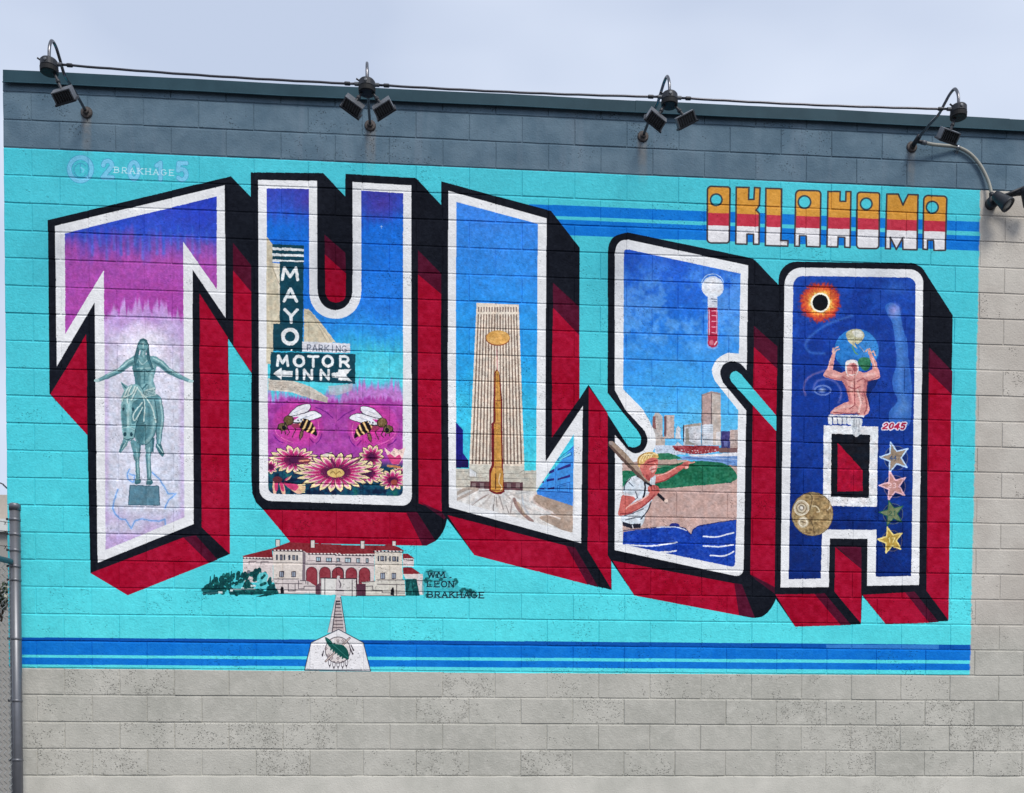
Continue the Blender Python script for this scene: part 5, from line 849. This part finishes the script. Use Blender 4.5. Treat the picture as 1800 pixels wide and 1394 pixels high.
# grey flexible conduit down to a pair of bullet floodlights
flexm = simple('grey_plastic_conduit', (150, 150, 142), .55, 0, .1, 20)
fp = FL[3] + Vector((.055 + .05 * .02, -.088, -.008)); fpts = [fp] + [at(*p) for p in ((1640, 254, -.07), (1660, 256, -.05), (1684, 259, -.03), (1706, 271, -.028), (1724, 292, -.03), (1737, 318, -.04), (1743, 340, -.055))]
t = thing('flexible_conduit', 'grey flexible conduit curving down the wall to twin bullet floodlights', 'conduit', fpts[0]); o0 = fpts[0]
bm = BM(); tube(bm, [p - o0 for p in spline(fpts, 8)], .0125, 12); obj('hose', bm, flexm, t, True)
bm = BM(); q = fpts[3] - o0; tube(bm, [q + Vector((-.012, 0, .001)), q + Vector((.012, 0, -.002))], .0155, 12); obj('strap', bm, steel, t, True)
bm = BM(); tube(bm, [q + Vector((-.006, -.004, -.012)), q + Vector((-.008, .026, -.036))], .003, 6); tube(bm, [q + Vector((.006, -.004, -.012)), q + Vector((.006, .026, -.036))], .003, 6); obj('strap_screw', bm, steel, t)
bm = BM(); q = fpts[0] - o0; tube(bm, [q - Vector((.012, 0, -.001)), q + (fpts[1] - fpts[0]) * .3], .017, 12); obj('fitting', bm, frm, t, True)
bx0 = at(1748, 352, -.065); t = thing('bullet_floodlight', 'pair of dark bullet floodlights at the end of the grey flexible conduit', 'wall light', bx0)
bm = BM(); lathe(bm, [(.048, .062), (.048, .02), (.045, 0), (.036, -.006)], (0, 0, 0), (0, 1, 0), 20); obj('junction_box', bm, dark, t, True)
bm = BM(); tube(bm, [(-.018, .012, .030), (-.020, .012, .062)], .018, 12); obj('conduit_hub', bm, dark, t, True)
def bullet(c, ax, sc=1.0):
    ax = Vector(ax).normalized(); bm = BM(); lathe(bm, [(.016 * sc, -.070 * sc), (.034 * sc, -.062 * sc), (.040 * sc, -.03 * sc), (.047 * sc, .02 * sc), (.056 * sc, .070 * sc), (.058 * sc, .074 * sc), (.058 * sc, .092 * sc), (.049 * sc, .092 * sc), (.045 * sc, .080 * sc)], c, ax, 24); h = obj('lamp_shell', bm, dark, t, True)
    bm = BM(); lathe(bm, [(.046 * sc, .076 * sc), (.044 * sc, .084 * sc), (.020 * sc, .089 * sc)], c, ax, 24); obj('lens', bm, lensm, h, True)
    bm = BM(); tube(bm, [Vector((0, -.01, 0)), Vector(c) - ax * .06 * sc], .012, 10); obj('swivel_arm', bm, dark, t, True)
bullet((.010, -.075, -.030), (.50, -.42, -.72), .98); bullet((.215, -.085, .012), (.55, .30, -.72), .9)
bm = BM(); tube(bm, [(.02, -.01, .0), (.10, -.03, .022), (.15, -.06, .035), (.19, -.08, .034)], [.009, .012, .026, .03], 12); obj('side_arm', bm, dark, t, True)

# ------------------------------------------------------------------ fence at the corner
galv = simple('galvanised_steel', (112, 114, 120), .42, .6, .16, 14); wirem = simple('galvanised_wire', (158, 162, 162), .45, .5, .15, 30); railm = simple('painted_rail', (88, 124, 134), .5, .3, .1, 20)
PB = at(26, 886, -.16); PT = PB.z; px_, py_ = PB.x, PB.y; FR = .037
fen = thing('chain_link_fence', 'galvanised chain link fence with barbed wire beside the building corner', 'fence', (px_, py_, 0))
bm = BM(); tube(bm, [(0, 0, 0), (0, 0, PT - .02)], FR, 24); obj('post', bm, galv, fen, True)
bm = BM(); lathe(bm, [(.0405, -.035), (.0415, 0), (.039, .010), (.030, .016)], (0, 0, PT - .012), (0, 0, 1), 24); obj('post_cap', bm, galv, fen, True)
zof = lambda y: at(26, y, -.16).z
for yy in (914, 940, 968, 996, 1020, 1123, 1232, 1336, 1440):
    bm = BM(); z = zof(yy); lathe(bm, [(.0375, -.010), (.0400, -.008), (.0400, .008), (.0375, .010)], (0, 0, z), (0, 0, 1), 24); bd = obj('tension_band', bm, galv, fen, True)
    bm = BM(); box(bm, (-.052, -.028, z - .008), (-.037, -.020, z + .008)); obj('bolt', bm, dark, bd)
dirx = Vector((-.28, -.96, 0)).normalized(); FLN = 2.6; ZR = zof(989)
bm = BM(); tube(bm, [dirx * .045 + Vector((0, 0, ZR)), dirx * FLN + Vector((0, 0, ZR))], .021, 14); obj('top_rail', bm, railm, fen, True)
bm = BM(); tube(bm, [dirx * FLN, dirx * FLN + Vector((0, 0, PT - .02))], .03, 16); obj('post', bm, galv, fen, True)
for yy in (922, 938, 964):
    z = zof(yy); bm = BM(); pts = [dirx * (.05 + (FLN - .05) * k / 20) + Vector((0, 0, z - .03 + .02 * math.cos(k * .3) + (.012 if k == 0 else 0))) for k in range(21)]; tube(bm, pts, .0022, 5)
    k = .10
    while k < FLN:
        p = dirx * k + Vector((0, 0, z - .03 + .02 * math.cos(k / FLN * 20 * .3)))
        for s_ in (1, -1): tube(bm, [p + Vector((-.008, 0, -.014 * s_)), p + Vector((.008, 0, .014 * s_))], .0018, 4)
        k += .12
    obj('barbed_wire', bm, simple('old_wire', (70, 66, 64), .6, .5), fen)
bm = BM(); DM, hp = .050, 0; nrow = int((ZR - .03) / DM); ncol = int((FLN - .09) / DM)
nn = dirx.cross(Vector((0, 0, 1)))
for i in range(ncol + 1):
    pts = []; x = .058 + i * DM
    for j in range(nrow * 2 + 2):
        z = .03 + j * DM / 2; xx = x + (DM * .52 if j % 2 else 0); s_ = .0045 * (1 if (j % 2) else -1)
        if z > ZR + .03: break
        pts.append(dirx * xx + nn * s_ + Vector((0, 0, z)))
    tube(bm, pts, .0030, 4)
obj('chain_link_fabric', bm, wirem, fen, kind='stuff')
bm = BM(); box(bm, (-.003, -.008, .05), (.003, .008, ZR), Matrix.Translation(dirx * .056)); obj('tension_bar', bm, galv, fen)

# ------------------------------------------------------------------ what shows past the corner
far = thing('storage_building', 'grey block building with pale roof edge far beyond the fence', 'building', (-6, 14, 0))
fm = simple('grey_far_wall', (150, 148, 144), .85, 0, .08, 2, .004, 30)
zr = at(4, 926, 14).z
bm = BM(); box(bm, (-14, 0, 0), (6.6, 8, zr)); obj('wall', bm, fm, far)
bm = BM(); box(bm, (-14.1, -.12, zr - .12), (6.7, -.001, zr + .02)); box(bm, (-14.1, -.12, zr + .02), (6.7, 8.1, zr + .14)); obj('roof_edge', bm, simple('pale_trim', (206, 208, 206), .6), far)
bm = BM(); box(bm, (-14, .4, zr + .14), (6.5, 7, zr + .75)); obj('parapet', bm, simple('tan_parapet', (176, 166, 156), .8), far)
zd = at(4, 1262, 14).z
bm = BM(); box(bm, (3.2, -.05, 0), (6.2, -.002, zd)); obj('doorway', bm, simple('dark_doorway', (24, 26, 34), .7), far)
cab = thing('overhead_cable', 'thin black cable dropping to the building corner above the fence', 'cable', at(12, 858, .3)); o0 = at(12, 858, .3)
bm = BM(); tube(bm, [p - o0 for p in spline([o0, at(6, 852.5, .6), at(0, 849, 1.0), at(-40, 835, 4), at(-160, 800, 14)], 8)], .006, 6); obj('wire', bm, simple('black_cable', (20, 20, 24), .6), cab)
cab = thing('power_line', 'thin grey power line against the sky above the far roof', 'cable', at(0, 909, 30)); o0 = at(0, 909, 30)
bm = BM(); tube(bm, [p - o0 for p in [at(60, 908, 30), at(0, 909, 30), at(-300, 905, 30)]], .012, 6); obj('wire', bm, simple('grey_cable', (120, 124, 134), .6), cab)
sh = thing('shrub', 'small shrub with pale blossoms behind the chain link fence', 'shrub', (at(2, 1040, 3.0).x, 3.0, 0)); sx = Vector((at(2, 1040, 3.0).x, 3.0, 0)); zc = at(2, 1050, 3.0).z
bm = BM(); tube(bm, [(-.25, 0, 0), (-.16, 0, zc * .5), (-.02, 0, zc - .1)], [.012, .010, .005], 8)
for k in range(5): tube(bm, [(0, 0, zc - .25), (.1 * math.cos(k * 1.3) - .05, .1 * math.sin(k * 1.3), zc + .02)], [.008, .004], 5)
obj('stem', bm, simple('bark', (70, 58, 48), .9), sh)
def leaves(n, rad, size, seed, mat, name):
    r = random.Random(seed); bm = BM()
    for _ in range(n):
        p = Vector((r.gauss(0, rad) - .06, r.gauss(0, rad), zc + r.gauss(0, rad * .8))); q = Matrix.Rotation(r.uniform(0, 6.28), 4, Vector((r.random() - .5, r.random() - .5, r.random() - .5)).normalized())
        bm.faces.new([bm.verts.new(p + q @ Vector(v)) for v in ((-size, 0, 0), (0, -size * .45, size * .1), (size, 0, 0), (0, size * .45, size * .1))])
    obj(name, bm, mat, sh, kind='stuff')
leaves(260, .09, .035, 1, simple('dark_leaf', (58, 74, 50), .7, 0, .3), 'foliage'); leaves(190, .085, .034, 2, simple('pale_blossom', (206, 204, 186), .7, 0, .1), 'blossoms')
